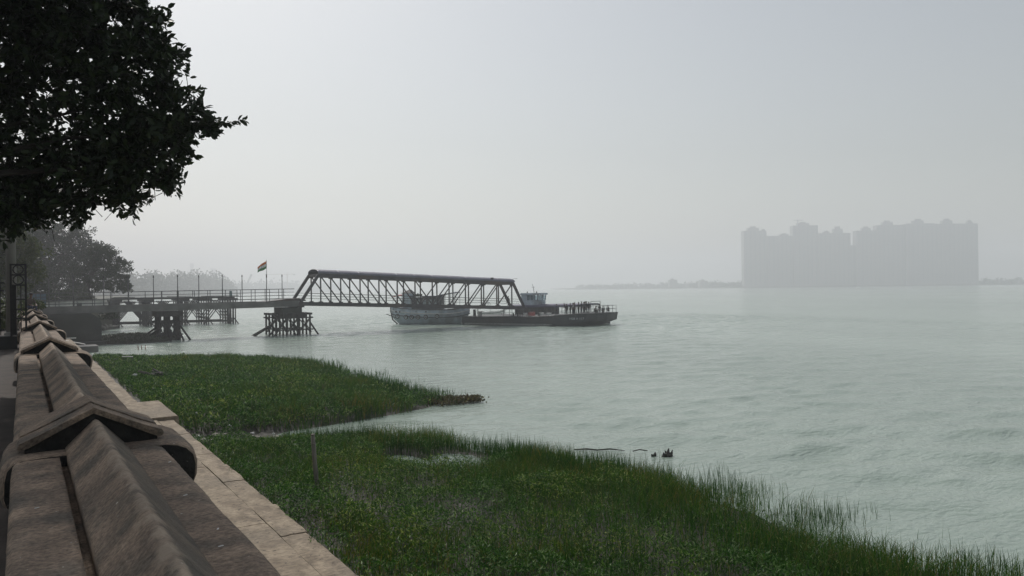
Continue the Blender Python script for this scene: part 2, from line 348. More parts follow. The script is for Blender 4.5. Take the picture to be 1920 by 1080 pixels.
def water():
    """one sheet to the horizon; fine where the ripples can be told apart, coarser beyond"""
    def axis(parts, lo, hi):
        a = np.concatenate([np.arange(p0, p1, st) for p0, p1, st in parts] + [[parts[-1][1]]])
        out, st, x = [], parts[-1][2], a[-1]
        while x < hi: st *= 1.5; x = min(hi, x + st); out.append(x)
        low, st, x = [], parts[0][2], a[0]
        while x > lo: st *= 1.5; x = max(lo, x - st); low.append(x)
        return np.concatenate([low[::-1], a, out])
    xa = axis([(8, 45, .27), (45, 120, .42)], -3900, 3900); ya = axis([(2, 45, .25), (45, 105, .33), (105, 170, .45)], -3900, 3900)
    X, Y = np.meshgrid(xa, ya); Z = np.zeros_like(X)
    dx = np.gradient(xa)[None, :]; dy = np.gradient(ya)[:, None]; sp = np.maximum(dx, dy)
    g = np.random.default_rng(5)
    for k in range(46):
        lam = .7 * (5.0 / .7) ** g.uniform() ; th = R(72) + g.normal() * .42; amp = .0058 * lam ** .72 * g.uniform(.5, 1.3)
        kx, ky = 2 * np.pi / lam * np.cos(th), 2 * np.pi / lam * np.sin(th); ph = g.uniform(0, 6.28)
        w = np.clip((lam / sp - 2.4) / 1.5, 0, 1)
        a = kx * X + ky * Y + ph + .9 * np.sin(X * .11 + k) + .9 * np.sin(Y * .093 + 2 * k)
        Z += w * amp * (np.sin(a) + .25 * np.cos(2 * a))
    env = .6 + .4 * np.sin(X * .045 + 1.2 * np.sin(Y * .03)) * np.sin(Y * .06 + np.sin(X * .05)); calm = np.clip((X - np.interp(Y, SY, SX) - .5) / 6, .12, 1)
    Z *= np.clip(env, .3, 1) * np.where((Y > -30) & (Y < 120), calm, 1)
    n = len(xa); i = (np.arange(len(ya) - 1)[:, None] * n + np.arange(n - 1)[None]).ravel()
    np_mesh('water', np.stack([X, Y, Z], -1).reshape(-1, 3), np.stack([i, i + 1, i + n + 1, i + n], 1), WATER, smooth=True, kind='structure', label='broad grey-green river water with small ripples')

# shoreline of the marshy bank: how far (x) the land reaches into the river at each y
SY = np.array([-30, 3, 7, 9, 12, 14, 16.5, 20, 23, 26, 28, 29, 30.4, 31.6, 32.8, 34, 36, 38.7, 45, 54, 60, 63, 66, 69, 72, 76, 84, 100, 120.])
SX = np.array([16.2, 16.6, 16.9, 16.4, 16.5, 16.8, 17.0, 16.5, 15.2, 14, 12.6, 10.6, 9.6, 10.9, 16.2, 18.7, 19.2, 19.5, 19.6, 19.9, 20.2, 19.6, 17.2, 13.5, 9.0, 5.2, 5.0, 5.5, 6])
def shore(y): return np.interp(y, SY, SX)
def vnoise(x, y, s, seed=0.0):
    return np.array([noise.noise(Vector((a * s + seed, b * s, seed * .7))) for a, b in zip(np.ravel(x), np.ravel(y))]).reshape(np.shape(x))
def pool(x, y):
    p1 = ((x - 11.0) / .75) ** 2 + ((y - 23.2) / 1.5) ** 2; p2 = ((x - 12.5) / .8) ** 2 + ((y - 22.3) / 1.4) ** 2
    return np.minimum(p1, p2)
def ground_z(x, y, nz=True):
    s = shore(y) - 1.1; t = np.clip((s - x) / 10.0, -1, 1)
    z = .62 * np.sign(t) * np.abs(t) ** .9
    gap = np.exp(-((y - 30.3) / 1.2) ** 2) * .10
    pl = np.clip(1.4 - pool(x, y), 0, 1) * .55
    r = z - gap * (x < 14) - pl
    if nz: r = r + vnoise(x, y, .55) * .06
    return r
gx = np.linspace(3.0, 26, 93); gy = np.linspace(-30, 104, 336)
GX, GY = np.meshgrid(gx, gy); GZ = ground_z(GX, GY)
V = np.stack([GX, GY, GZ], -1).reshape(-1, 3); nxg = len(gx)
ii = (np.arange(len(gy) - 1)[:, None] * nxg + np.arange(nxg - 1)[None]).ravel()
np_mesh('river_bank', V, np.stack([ii, ii + 1, ii + nxg + 1, ii + nxg], 1), MUD, smooth=True, kind='structure', label='low muddy river bank under the grass')

water()
# promenade behind the parapet, and the land beyond the jetty
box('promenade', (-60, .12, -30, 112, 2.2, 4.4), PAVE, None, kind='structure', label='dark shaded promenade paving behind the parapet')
def land(name, pts, z0, z1, m, **k):
    b = MB(); n = len(pts)
    b.add([(x, y, z0) for x, y in pts] + [(x, y, z1) for x, y in pts], [tuple(range(n, 2 * n))] + [(i, (i + 1) % n, n + (i + 1) % n, n + i) for i in range(n)])
    return b.build(name, m, kind='structure', **k)
EARTH = mat('far_ground', (.10, .095, .06), (.06, .06, .04), scale=.2, rough=.95)
land('upstream_bank', [(-200, 112.01), (3.2, 112.01), (5, 122), (9.5, 136), (12.6, 141), (11, 147), (9, 160), (14, 220), (30, 350), (87, 763), (311, 1316), (301, 1414), (-280, 1414)], -1, 3.9, EARTH, label='wooded river bank upstream of the jetty')
land('upstream_shore', [(.8, 112.02), (4.6, 112.02), (7, 124), (10.5, 134), (13.6, 141), (12.5, 150), (11, 165), (5, 165), (8, 150)], -1, .45, MUD, label='narrow mud shore under the upstream bank')
land('far_upstream_bank', [(224, 1702), (336, 1747), (582, 2027), (739, 2206), (1053, 2822), (1053, 3500), (-448, 3500)], -1, 3, EARTH, label='far upstream bank lost in haze')
land('opposite_bank', [(1212, 1560), (1272, 1458), (1380, 1296), (1308, 1086), (1524, 930), (1728, 786), (1842, 720), (2040, 576), (2640, 240), (3120, 1080), (1680, 2280)], -1, 2.5, EARTH, label='opposite river bank under the towers')

# river ledge of the embankment (mortared stone)
def ledge():
    root = empty('embankment_ledge', (0, 0, 0), kind='structure', label='tan mortared stone ledge at the foot of the parapet wall')
    def strip(name, x0, x1, z, y0, y1, step, ragged, amp, ln):
        y = y0
        while y < y1:
            ye = min(y1, y + ln * random.uniform(.7, 1.3)); dz = random.uniform(-.012, .012); dxx = random.uniform(-.015, .015); rows = []
            for yy in np.linspace(y + .006, ye - .006, max(3, int((ye - y) / step))):
                e = x1 + dxx + noise.noise(Vector((yy * 1.3, z, 3))) * amp + noise.noise(Vector((yy * 3.7, z, 9))) * ragged + noise.noise(Vector((yy * 11, z, 2))) * ragged * .5
                zz = lambda t: z + dz + noise.noise(Vector((t * 4, yy * 1.7, z))) * .014 + noise.noise(Vector((t * 14, yy * 7, z))) * .006
                rows.append([(x0, yy, -.6), (x0, yy, z + dz), *[(x0 + (e - .04 - x0) * t, yy, zz(t)) for t in (.2, .4, .6, .75, .88, 1)], (e, yy, z + dz - .04), (e + .04, yy, -.6)])
            MB().sweep(rows, closed=True).build(name, LEDGE, root); y = ye
    strip('ledge_slab', .70, 4.33, 1.035, -14, 37.4, .15, .012, .02, 3.4)
    strip('edge_slab', 4.34, 4.90, .995, -14, 36.9, .12, .03, .04, 2.3)
    strip('ledge_slab', .70, 4.42, .93, 37.45, 98, .3, .10, .10, 3.0)
    strip('step_slab', 3.2, 5.08, 1.12, 31.6, 36.6, .3, .015, .015, 2.6)
    return root
ledge()
for i, (x, y, z, sx, sy, a, h) in enumerate([(5.7, 30.4, .52, 1.0, .8, .2, .14), (6.8, 30.0, .5, .7, .6, -.4, .12), (7.7, 30.5, .48, .5, .45, .6, .1), (6.5, 31.2, .5, .6, .5, 1.0, .1), (8.5, 30.1, .42, .45, .4, .1, .12)]):
    o = bevel_box('flat_stone', (-sx / 2, sx / 2, -sy / 2, sy / 2, -.1, h), RUBBLE, None, bev=.03, rough=.05, sub=1,
                  label='flat grey stone in the muddy gap between the grass patches', cat='stone', group='stones in the gap between the grass patches')
    o.location = (x, y, float(ground_z(np.array([x]), np.array([y]))[0]) + .05); o.rotation_euler = (0, 0, a)

# ------------------------------------------------------------------ parapet wall
PIERS = [-3.95 + 9.95 * i for i in range(0, 11)]
def parapet():
    root = empty('parapet_wall', (.41, 6, 4.4), label='long weathered stone parapet with ridged coping and gabled piers along the river', cat='wall')
    def at(o): o.location = -Vector(root.location)
    o = MB().sweep([[(.02, y, 4.3), (.02, y, 4.78), (.72, y, 4.78), (.80, y, .3)] for y in (-14, 98.2)], closed=True).build('wall_body', STONE2, root); at(o)
    for i, yp in enumerate(PIERS):
        y0, y1 = (yp + .72), (PIERS[i + 1] if i + 1 < len(PIERS) else 98.0) + .16
        step = .035 if yp < 15 and yp > -5 else (.25 if yp < 30 else .8)
        ys = np.linspace(y0, y1, max(2, int((y1 - y0) / step))); fine_ = step < .1
        # flat coping slab
        rows = []; caps = []
        for y in ys:
            n1 = lambda a, b=0.: noise.noise(Vector((a, y * 2.3, b)))
            big = noise.noise(Vector((0, y * .6, 7)))
            xs = [-.075, -.07, -.05, 0, .06, .12, .17, .196, .203, .25, .60, .66, .72, .78, .82, .845, .85]
            r = []
            for k, x in enumerate(xs):
                e = 0
                if k in (0, 16): z = 4.80
                elif k in (1, 15): z = 4.868
                elif k in (2, 14): z = 4.892
                elif k in (8, 9): z = 4.835
                else: z = 4.90
                r.append((x + (n1(1.5 + (k > 8) * 3) * .004 + big * .003 + noise.noise(Vector((k, y * 14, 3))) * .004 if k < 4 or k > 12 else 0), y, z + n1(x * 5) * .006))
            r += [(.80, y, 4.775), (-.02, y, 4.775)]
            rows.append(r)
            # ridged cap
            pr = [(.240, 4.80), (.236, 4.925), (.252, 4.945), (.29, 4.983), (.33, 5.023), (.37, 5.063), (.402, 5.096), (.422, 5.107), (.441, 5.097), (.47, 5.066), (.51, 5.021), (.55, 4.977), (.59, 4.933), (.618, 4.904), (.622, 4.80)]
            c = []
            for k, (x, z) in enumerate(pr):
                a = .0045
                w = .35 * noise.noise(Vector((x * 8, y * 3.0, 2))) + .8 * noise.noise(Vector((x * 24, y * 15, 5))) + .5 * noise.noise(Vector((x * 50, y * 34, 8)))
                edge = k in (0, 14)
                c.append((x + big * .003 + (0 if edge else w * a * .5), y, z + (0 if edge else w * a)))
            cc = []
            for (p, q) in zip(c[:-1], c[1:]):
                cc.append(p)
                if fine_: cc.append(tuple((p[m_] + q[m_]) / 2 + (noise.noise(Vector((p[0] * 60, y * 30, m_))) * .0022 if m_ != 1 else 0) for m_ in range(3)))
            caps.append(cc + [c[-1]])
        o = MB().sweep(rows, closed=True).build('coping_slab', STONE, root, smooth=True); at(o)
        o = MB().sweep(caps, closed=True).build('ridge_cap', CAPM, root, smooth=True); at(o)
        # raised left lip along the groove
        # pier: rounded cross block with a gabled stone on it
        fine = yp < 30
        nseg = 16 if fine else 8
        prof = [(-.13, 4.60), (-.145, 4.66), (-.145, 4.78), (-.13, 4.85), (-.10, 4.89), (-.05, 4.912)]
        prof += [(x, 4.918) for x in np.linspace(.05, .86, 7)]
        prof += [(.95, 4.905), (1.02, 4.875), (1.07, 4.82), (1.09, 4.74), (1.08, 4.64), (1.05, 4.57), (1.0, 4.54), (.6, 4.54), (0.1, 4.54), (-.08, 4.56)]
        rows = []
        for t in np.linspace(0, 1, nseg):
            y = yp - .18 + t * .96; e = 1 - .06 * (abs(2 * t - 1) ** 6)
            rows.append([((x - .45) * e + .45 + noise.noise(Vector((x * 4, y * 5, z * 6))) * .012, y, (z - 4.7) * e + 4.7 + noise.noise(Vector((x * 5, y * 4, z))) * .007) for x, z in prof])
        cb = MB().sweep(rows, closed=True); cb.mi[-2] = cb.mi[-1] = 1; o = cb.build('cross_block', [STONE, CRUST_SHADE], root, smooth=fine); at(o)
        def vrow(y, f, top):
            n_ = lambda x, z: noise.noise(Vector((x * 9, y * 8, z * 5))) * .006
            T = [(-.045, 4.955), (-.03, 4.985)] + [(-.02 + .43 * t, 4.985 + .205 * t) for t in (.25, .5, .75, .93)] + [(.41, 5.192)] + [(.84 - .43 * t, 4.985 + .205 * t) for t in (.93, .75, .5, .25)] + [(.85, 4.985), (.865, 4.955)]
            B = [(.845, 4.94), (.80, 4.95), (.62, 5.045), (.41, 5.15), (.20, 5.045), (.02, 4.95), (-.025, 4.94)]
            return [((x - .41) * f + .41 + n_(x, z), y + noise.noise(Vector((x * 11, z * 9, 2))) * .006, z + top + n_(z, x)) for x, z in T] + [((x - .41) * f + .41, y, z) for x, z in B]
        o = MB().sweep([vrow(yp + t, 1, 0) for t in ((0, .02, .09, .17, .25) if fine else (0, .25))], closed=True).build('gable_stone', STONE, root); at(o)
        o = MB().sweep([vrow(yp + .262 + t, .985, .012) for t in ((0, .02, .12, .24, .36, .44) if fine else (0, .44))], closed=True).build('gable_stone', STONE, root); at(o)
        core = [(.0, 4.86), (.0, 4.935), (.2, 5.04), (.41, 5.144), (.62, 5.04), (.82, 4.935), (.82, 4.86)]
        o = MB().sweep([[(x, y, z) for x, z in core] for y in (yp + .014, yp + .68)], closed=True).build('gable_core', CRUST_SHADE, root); at(o)
    return root
parapet()
# litter on the coping
for x, y, a in [(.72, 4.3, .3), (.74, 3.6, 1.2), (.70, 3.35, .2), (.78, 5.2, .8), (.66, 6.35, -.5), (.05, 4.5, .4)]:
    o = bevel_box('paper_scrap', (-.012, .012, -.004, .004, 0, .003), LITTER, None, bev=.002, seg=1, label='tiny white scrap lying on the stone coping', cat='litter', group='white scraps on the coping')
    o.location = (x, y, 4.905 if y < 5.9 else 5.055); o.rotation_euler = (0, .45 if y > 6 else 0, a)

# ------------------------------------------------------------------ marsh plants
def scatter(n, y0, y1, x0, fn):
    y = rng.uniform(y0, y1, n); x = rng.uniform(x0, 22.5, n)
    p = fn(x, y); k = rng.uniform(size=n) < p
    return x[k], y[k]
def sm(a, b, v): return np.clip((v - a) / (b - a), 0, 1)
class Field:                                  # cheap smooth value noise on a grid
    def __init__(s, seed): s.g = np.random.default_rng(seed).uniform(size=(64, 160))
    def __call__(s, x, y, sc):
        u = (x * sc + 5) % 62; v = (y * sc + 40) % 158; i = u.astype(int); j = v.astype(int); a = u - i; b = v - j
        a = a * a * (3 - 2 * a); b = b * b * (3 - 2 * b); g = s.g
        return (g[i, j] * (1 - a) + g[i + 1, j] * a) * (1 - b) + (g[i, j + 1] * (1 - a) + g[i + 1, j + 1] * a) * b
F1, F2, F3 = Field(1), Field(2), Field(3)
def ledge_edge(y): return np.where(y < 37, np.where((y > 30.4) & (y < 36.8), 5.1, 4.95), 4.5)
def gapf(x, y):                               # 1 on grass, 0 in the muddy gap between the two patches
    w = 1.35 + .3 * sm(6, 11, x); d = np.abs(y - 30.4 + (x - 8) * .03) + (F1(x, y, 1.3) - .5) * .9
    return sm(w * .55, w, d) * sm(-1, 1, 90 - y)
def herb_p(x, y):
    s = shore(y); land_ = sm(1.2, 3.0, s - x + (F2(x, y, .5) - .5) * 3)
    left = sm(0, .35, x - ledge_edge(y) + .1 + (F3(x, y, 1.7) - .45) * .7)
    return left * land_ * gapf(x, y) * sm(1.0, 1.7, pool(x, y)) * (.5 + .5 * sm(.2, .55, F1(x, y, .45))) * (.22 + .78 * sm(.22, .5, F2(x, y, 1.9))) * (1 - .75 * sm(.3, .6, F3(x, y, .16)) * sm(9, 12, x) * (y < 24))
def grass_p(x, y):
    s = shore(y); land_ = sm(.2, 1.5, s - x + (F3(x, y, .6) - .5) * 2)
    return sm(0, .3, x - ledge_edge(y) + .1) * land_ * gapf(x, y) * sm(.9, 1.6, pool(x, y)) * np.clip(.3 + .7 * sm(.3, .7, F2(x, y, .35)), 0, 1) * (.3 + .7 * sm(.25, .6, F1(x, y, 1.5)))
def reed_p(x, y):
    s = shore(y) + .2; e = s + 2.0 - x + (F1(x, y, .7) - .5) * 3.4
    out = sm(0, 4.6, e) ** 2.1; inn = 1 - .97 * sm(2.4, 4.4, s - x + (F2(x, y, .4) - .5) * 3)
    pl = np.exp(-((pool(x, y) - 1.1) / .7) ** 2) * .35 + .12 + sm(.6, 1.6, pool(x, y))
    return np.clip(out * inn * (.25 + .75 * sm(.35, .6, F3(x, y, .8))) * np.clip(pl, 0, 1) * (sm(.7, 1.7, np.abs(y - 30.4)) * .9 + .1), 0, 1)
def zero_z(x, y): return np.maximum(ground_z(x, y, False), -.25)
def make_patch(y0, y1, nh, ng, nr, where):
    fine = y0 < 29
    x, y = scatter(nh, y0, y1, 4.7, herb_p); z = zero_z(x, y); n = len(x)
    P_ = np.stack([x, y, z + rng.uniform(.02, 1, n) ** .6 * (.10 + .34 * F2(x, y, 1.9) ** 1.5 + .26 * F3(x, y, .55))], 1)
    D_ = rand_unit(n); D_[:, 2] = np.abs(D_[:, 2]) * .7 + .15
    Vh, Fh = leaves(P_, D_, rng.uniform(.065, .135, n) * (1 if fine else 1.8), rng.uniform(.018, .034, n) * (1 if fine else 2.0))
    np_mesh('creeping_herb', Vh, Fh, HERB, kind='stuff', label='leafy creeping marsh herb covering the ' + where)
    x, y = scatter(ng, y0, y1, 4.7, grass_p); z = zero_z(x, y); n = len(x)
    hgt = (.20 + .40 * F1(x, y, .6)) * rng.uniform(.6, 1.25, n) * (1 + .5 * sm(8, 13, x)) * (.35 + .65 * sm(0, 2.2, np.abs(y - 29.0))) * (.4 + .6 * sm(1.2, 3.0, pool(x, y + 1.2)))
    Vg, Fg = blades(np.stack([x, y, z], 1), hgt, rng.uniform(.009, .016, n) * (1 if fine else 1.8), rng.uniform(.05, .4, n), rng.uniform(0, .5, n))
    np_mesh('grass', Vg, Fg, GRASS, kind='stuff', label='green marsh grass on the ' + where)
    x, y = scatter(nr, y0, y1, 9.0, reed_p); z = np.minimum(zero_z(x, y), .1); n = len(x)
    hgt = (.42 + .34 * F2(x, y, .5)) * rng.uniform(.5, 1.2, n) * (.75 + .25 * sm(8, 22, y))
    Vr, Fr = blades(np.stack([x, y, z], 1), hgt, rng.uniform(.008, .015, n) * (1 if fine else 2.0), rng.uniform(0, .14, n), rng.uniform(0, .12, n))
    np_mesh('reeds', Vr, Fr, REED, kind='stuff', label='thin upright reeds standing in water along the ' + where)
make_patch(-1, 29.7, 370000, 170000, 190000, 'bank beside the bamboo stake')
make_patch(29.9, 76, 220000, 120000, 120000, 'bank spit towards the jetty')

# floating water hyacinth at the tip of the spit
n = 1700; t = rng.uniform(size=n)
hx = 17.6 + 2.6 * t + rng.normal(size=n) * .12; hy = 34.6 - .7 * t + rng.normal(size=n) * (.65 * (1 - t * .6))
Vh, Fh = leaves(np.stack([hx, hy, rng.uniform(0, .26, n)], 1), rand_unit(n) * [1, 1, .3] + [0, 0, .7], rng.uniform(.10, .20, n), rng.uniform(.07, .13, n))
np_mesh('water_hyacinth', Vh, Fh, HYAC, kind='stuff', label='yellowish floating water hyacinth at the tip of the reed spit')
# weeds under the jetty
def mound(name, cx, cy, rx, ry, h, label):
    b = MB(); rows = []
    for i in range(7):
        t = i / 6; rr = math.cos(t * math.pi / 2)
        rows.append([(cx + rx * rr * math.cos(a) * (1 + .2 * noise.noise(Vector((math.cos(a) * 2, math.sin(a) * 2, 1)))), cy + ry * rr * math.sin(a), -.2 + (h + .2) * math.sin(t * math.pi / 2)) for a in np.linspace(0, 2 * math.pi, 24, endpoint=False)])
    b.sweep(rows, closed=True).build(name, MUD, smooth=True, kind='structure', label=label)
mound('mud_bar', 11.3, 103, 5.4, 6.0, .55, 'low mud bar under the jetty')
n = 9000; a = rng.uniform(0, 2 * np.pi, n); q = np.sqrt(rng.uniform(size=n))
wx = 11.3 + 5.1 * q * np.cos(a); wy = 103 + 5.7 * q * np.sin(a)
Vw, Fw = leaves(np.stack([wx, wy, .55 * np.cos(q * 1.45) + rng.uniform(-.1, .35, n)], 1), rand_unit(n) + [0, 0, .6], rng.uniform(.16, .34, n), rng.uniform(.06, .12, n))
np_mesh('bank_weeds', Vw, Fw, leafmat('weed_leaf', [(.035, .05, .025), (.06, .075, .035)], trans=.1), kind='stuff', label='dull weeds on the mud bar under the jetty')

# ------------------------------------------------------------------ small things on the bank
def bamboo():
    root = empty('bamboo_stake', (6.45, 19.1, .45), label='upright grey bamboo stake standing in the grass beside the ledge', cat='stake')
    pts = [(0, 0, -.5), (-.03, .0, .3), (-.075, .02, .9), (-.125, .03, 1.75)]
    c = tube('culm', pts, [.062, .06, .057, .052], BAMBOO, root, n=12)
    for z, x, y in [(.22, -.026, 0), (.55, -.048, .008), (.9, -.075, .02), (1.22, -.094, .024), (1.52, -.111, .027)]:
        tube('node_ring', [(x, y, z - .014), (x, y, z), (x - .001, y, z + .014)], [.056, .068, .056], BAMBOO, root, n=12)
    tube('cut_rim', [(-.1245, .03, 1.745), (-.1255, .03, 1.775)], [.054, .05], BAMBOO, root, n=12)
bamboo()
def gz_(x, y): return float(zero_z(np.array([x]), np.array([y]))[0])
def chunk(b, c, s, rot, seed):
    m = Matrix.Translation(c) @ Matrix.Rotation(rot[0], 4, 'X') @ Matrix.Rotation(rot[1], 4, 'Y') @ Matrix.Rotation(rot[2], 4, 'Z')
    rows = []
    for i in range(5):
        t = i / 4 * 2 - 1; rr = (1 - abs(t) ** 3 * .55)
        rows.append([m @ Vector((t * s[0], math.cos(a) * s[1] * rr * (1 + .4 * noise.noise(Vector((t * 2, math.cos(a), seed)))), math.sin(a) * s[2] * rr * (1 + .4 * noise.noise(Vector((math.sin(a), t, seed + 4)))))) for a in np.linspace(0, 2 * math.pi, 7, endpoint=False)])
    b.sweep(rows, closed=True)
def debris():
    g = gz_(6.6, 50.2)
    root = empty('debris_heap', (6.6, 50.2, g), label='dark heap of waterlogged wood and rubbish lying in the grass', cat='debris')
    for i in range(11):
        b = MB(); chunk(b, (random.uniform(-.55, .55), random.uniform(-.3, .3), .28 + random.uniform(0, .22)), (random.uniform(.15, .5), random.uniform(.05, .11), random.uniform(.05, .1)), (random.uniform(-.4, .4), random.uniform(-.5, .5), random.uniform(-1.5, 1.5)), i)
        b.build('wood_piece', RUBBLE if i in (3, 7) else DRIFT, root)
    b = MB(); chunk(b, (-.95, -.1, .38), (.14, .09, .09), (.2, .1, .4), 3)
    b.build('styrofoam_lump', LITTER, None, loc=(6.6, 50.2, g), label='white foam lump at the end of the dark debris heap', cat='litter')
    root = empty('broken_plank', (6.5, 61.9, gz_(6.5, 61.9)), rz=-.5, label='pale plank propped on a dark post in the far grass', cat='plank')
    bar('board', (-.4, 0, .62), (.35, 0, .60), .16, .05, WHITEP, root)
    bar('post', (.33, .04, -.1), (.30, .04, .57), .06, .06, TIMBER, root)
    bar('dark_beam', (-1.5, -.5, .35), (-.1, 0, .45), .18, .14, DRIFT, root)
    # wood and stump in the water
    tube('drift_stick', [(16.9, 21.5, .02), (17.25, 21.2, .05), (17.5, 20.9, .03), (17.9, 20.65, .06), (18.25, 20.25, .02)], [.018, .03, .024, .028, .01], DRIFT, None, label='thin dark stick floating at the reed edge', cat='driftwood')
    tube('drift_stick', [(18.35, 19.95, .04), (18.55, 19.8, .1), (18.8, 19.65, .05)], [.02, .022, .015], DRIFT, None, label='short bent twig floating between the long stick and the jagged stump', cat='driftwood')
    b = MB()
    for q, (dx, dy, sx, h, lx, ly) in enumerate([(0, 0, .10, .30, .09, .02), (-.09, .05, .09, .17, -.07, .0), (.11, -.04, .08, .24, .05, -.03), (-.03, -.06, .10, .13, .2, -.02), (.05, .06, .07, .20, -.02, .06), (.16, 0, .06, .12, .08, .02)]):
        pts = [(dx, dy, -.15), (dx + lx * .2, dy, h * .35), (dx + lx * .45, dy + ly, h * .6), (dx + lx, dy + ly * 1.5, h)]
        b.tube(pts, [sx, sx * .95, sx * .5, sx * .12], 7)
    for v_ in range(len(b.v)): c_ = Vector(b.v[v_]); b.v[v_] = tuple(c_ + noise.noise_vector(c_ * 14) * .03)
    b.build('jagged_stump', DRIFT, None, loc=(18.85, 18.7, 0), label='jagged black stump poking out of the water off the reeds', cat='stump')
    b = MB().tube([(0, 0, -.1), (.02, 0, .06), (.07, .02, .12)], [.07, .06, .02], 7).tube([(-.06, 0, -.1), (-.09, 0, .03), (-.13, 0, .10)], [.06, .045, .015], 7)
    for v_ in range(len(b.v)): c_ = Vector(b.v[v_]); b.v[v_] = tuple(c_ + noise.noise_vector(c_ * 16) * .025)
    b.build('wood_knot', DRIFT, None, loc=(18.55, 19.05, 0), label='small black wood knot beside the jagged stump', cat='stump')
    for i, (x, y) in enumerate([(10.15, 86.9), (10.45, 86.9), (10.75, 86.7)]):
        tube('mooring_peg', [(x, y, -.4), (x + (i - 1) * .03, y, .15), (x + (i - 1) * .07, y, .42)], [.05, .045, .04], mat('rust_peg', (.22, .11, .05), (.12, .07, .04)), None, label='short rusty peg in the water in front of the jetty trestle', cat='peg', group='rusty pegs in the water')
    for i, (x, y) in enumerate([(7.0, 31.6), (6.0, 33.0), (8.6, 31.0), (9.4, 30.6), (9.0, 30.0), (5.75, 31.2), (6.9, 30.7), (7.8, 31.2)]):
        b = MB(); chunk(b, (0, 0, .06), (random.uniform(.05, .10), random.uniform(.04, .07), .04), (0, .2, random.uniform(0, 3)), i + 20)
        b.build('litter_scrap', LITTER, None, loc=(x, y, gz_(x, y) + (.3 if i < 2 else .06)), label='crumpled white scrap at the edge of the muddy gap', cat='litter', group='white scraps by the muddy gap')
    for i in range(26):
        x = random.uniform(5.4, 10.2); y = 30.5 + random.uniform(-.9, 1.0); s = random.uniform(.05, .13)
        b = MB(); chunk(b, (0, 0, .03), (s, s * .8, s * .5), (random.random(), random.random(), random.random() * 3), i + 50)
        b.build('pebble', RUBBLE, None, loc=(x, y, gz_(x, y) + .03), label='small grey stone scattered in the muddy gap', cat='stone', group='small stones in the muddy gap')
debris()

# ------------------------------------------------------------------ iron fence, lamp pole, seated person's corner
def fence():
    box('fence_plinth', (-7, -.14, 25.9, 26.45, 4.4, 4.78), DCONC, None, label='low dark plinth under the iron fence', cat='plinth')
    root = empty('iron_fence', (-.4, 26.15, 4.78), label='black iron bar fence standing on the plinth by the parapet', cat='fence')
    for z in (.18, .95, 1.32, 1.55): bar('rail', (-6.4, 0, z), (-.05, 0, z), .03, .04, IRON, root)
    for i in range(46):
        x = -.14 - i * .135
        tube('bar', [(x, 0, .02), (x, 0, 1.62), (x, 0, 1.74)], [.013, .013, .003], IRON, root, n=6)
    for i in range(0, 46, 8):
        bar('post', (-.2 - i * .135, 0.03, 0), (-.2 - i * .135, .03, 1.95), .05, .05, IRON, root)
    # lattice gate pillar with rings
    p = empty('gate_pillar', (-.12, 26.0, 4.78), label='black iron lattice pillar with ring ornaments at the end of the fence', cat='gate pillar')
    for x, y in [(-.16, -.16), (.2, -.16), (-.16, .16), (.2, .16)]: bar('upright', (x, y, 0), (x, y, 2.10 if y < 0 else 2.0), .05, .05, IRON, p)
    for z in (.03, .5, .78, 1.06, 1.48, 1.78, 2.08):
        for a, b_ in [((-.16, -.16), (.2, -.16)), ((.2, -.16), (.2, .16)), ((-.16, .16), (.2, .16)), ((-.16, -.16), (-.16, .16))]:
            bar('crossbar', (a[0], a[1], z), (b_[0], b_[1], z), .035, .035, IRON, p)
    for zc in (1.93, 1.63, .64):
        pts = [(.02 + .125 * math.cos(t), -.16, zc + .125 * math.sin(t)) for t in np.linspace(0, 2 * math.pi, 21)]
        tube('ring', pts, .018, IRON, p, n=6)
    for x in (-.05, .08): bar('inner_bar', (x, -.16, .06), (x, -.16, 1.47), .025, .025, IRON, p)
    box('solid_panel', (-.155, -.03, -.13, -.11, .05, 1.47), IRON, p)
    lp = empty('lamp_pole', (-.30, 28.6, 4.4), label='tall grey concrete pole rising behind the gate pillar into the tree', cat='pole')
    tube('shaft', [(0, 0, 0), (0, 0, 4), (.02, 0, 7.6)], [.16, .14, .11], POLEM, lp, n=14)
    tube('base_collar', [(0, 0, 0), (0, 0, .35), (0, 0, .4)], [.22, .21, .17], POLEM, lp, n=14)
    tube('arm', [(.02, 0, 7.4), (.1, .0, 7.9), (-1.1, 0, 8.2)], .035, POLEM, lp)
    bevel_box('lamp_head', (-1.6, -1.05, -.12, .12, 8.14, 8.27), RAILM, lp, bev=.03)
fence()

# ------------------------------------------------------------------ trees
def limb(b, a, d, length, r, n=4, wob=.18):
    pts = [Vector(a)]; rad = [r]; d = Vector(d).normalized()
    for i in range(n):
        d = (d + Vector((random.uniform(-wob, wob), random.uniform(-wob, wob), random.uniform(-wob * .5, wob)))).normalized()
        pts.append(pts[-1] + d * length / n); rad.append(r * (1 - .75 * (i + 1) / n))
    b.tube(pts, rad, 7); return pts
def path(b, a, c, r0, r1, n=6, wob=.12, seg=7):
    a, c = Vector(a), Vector(c); L = (c - a).length; pts = []; rad = []
    for i in range(n + 1):
        t = i / n; p = a.lerp(c, t) + Vector((0, 0, -.25 * L * t * (1 - t) * -1))
        if 0 < i < n: p += Vector((random.uniform(-1, 1), random.uniform(-1, 1), random.uniform(-1, 1))) * L * wob * .35
        pts.append(p); rad.append(r0 + (r1 - r0) * t)
    b.tube(pts, rad, seg); return pts
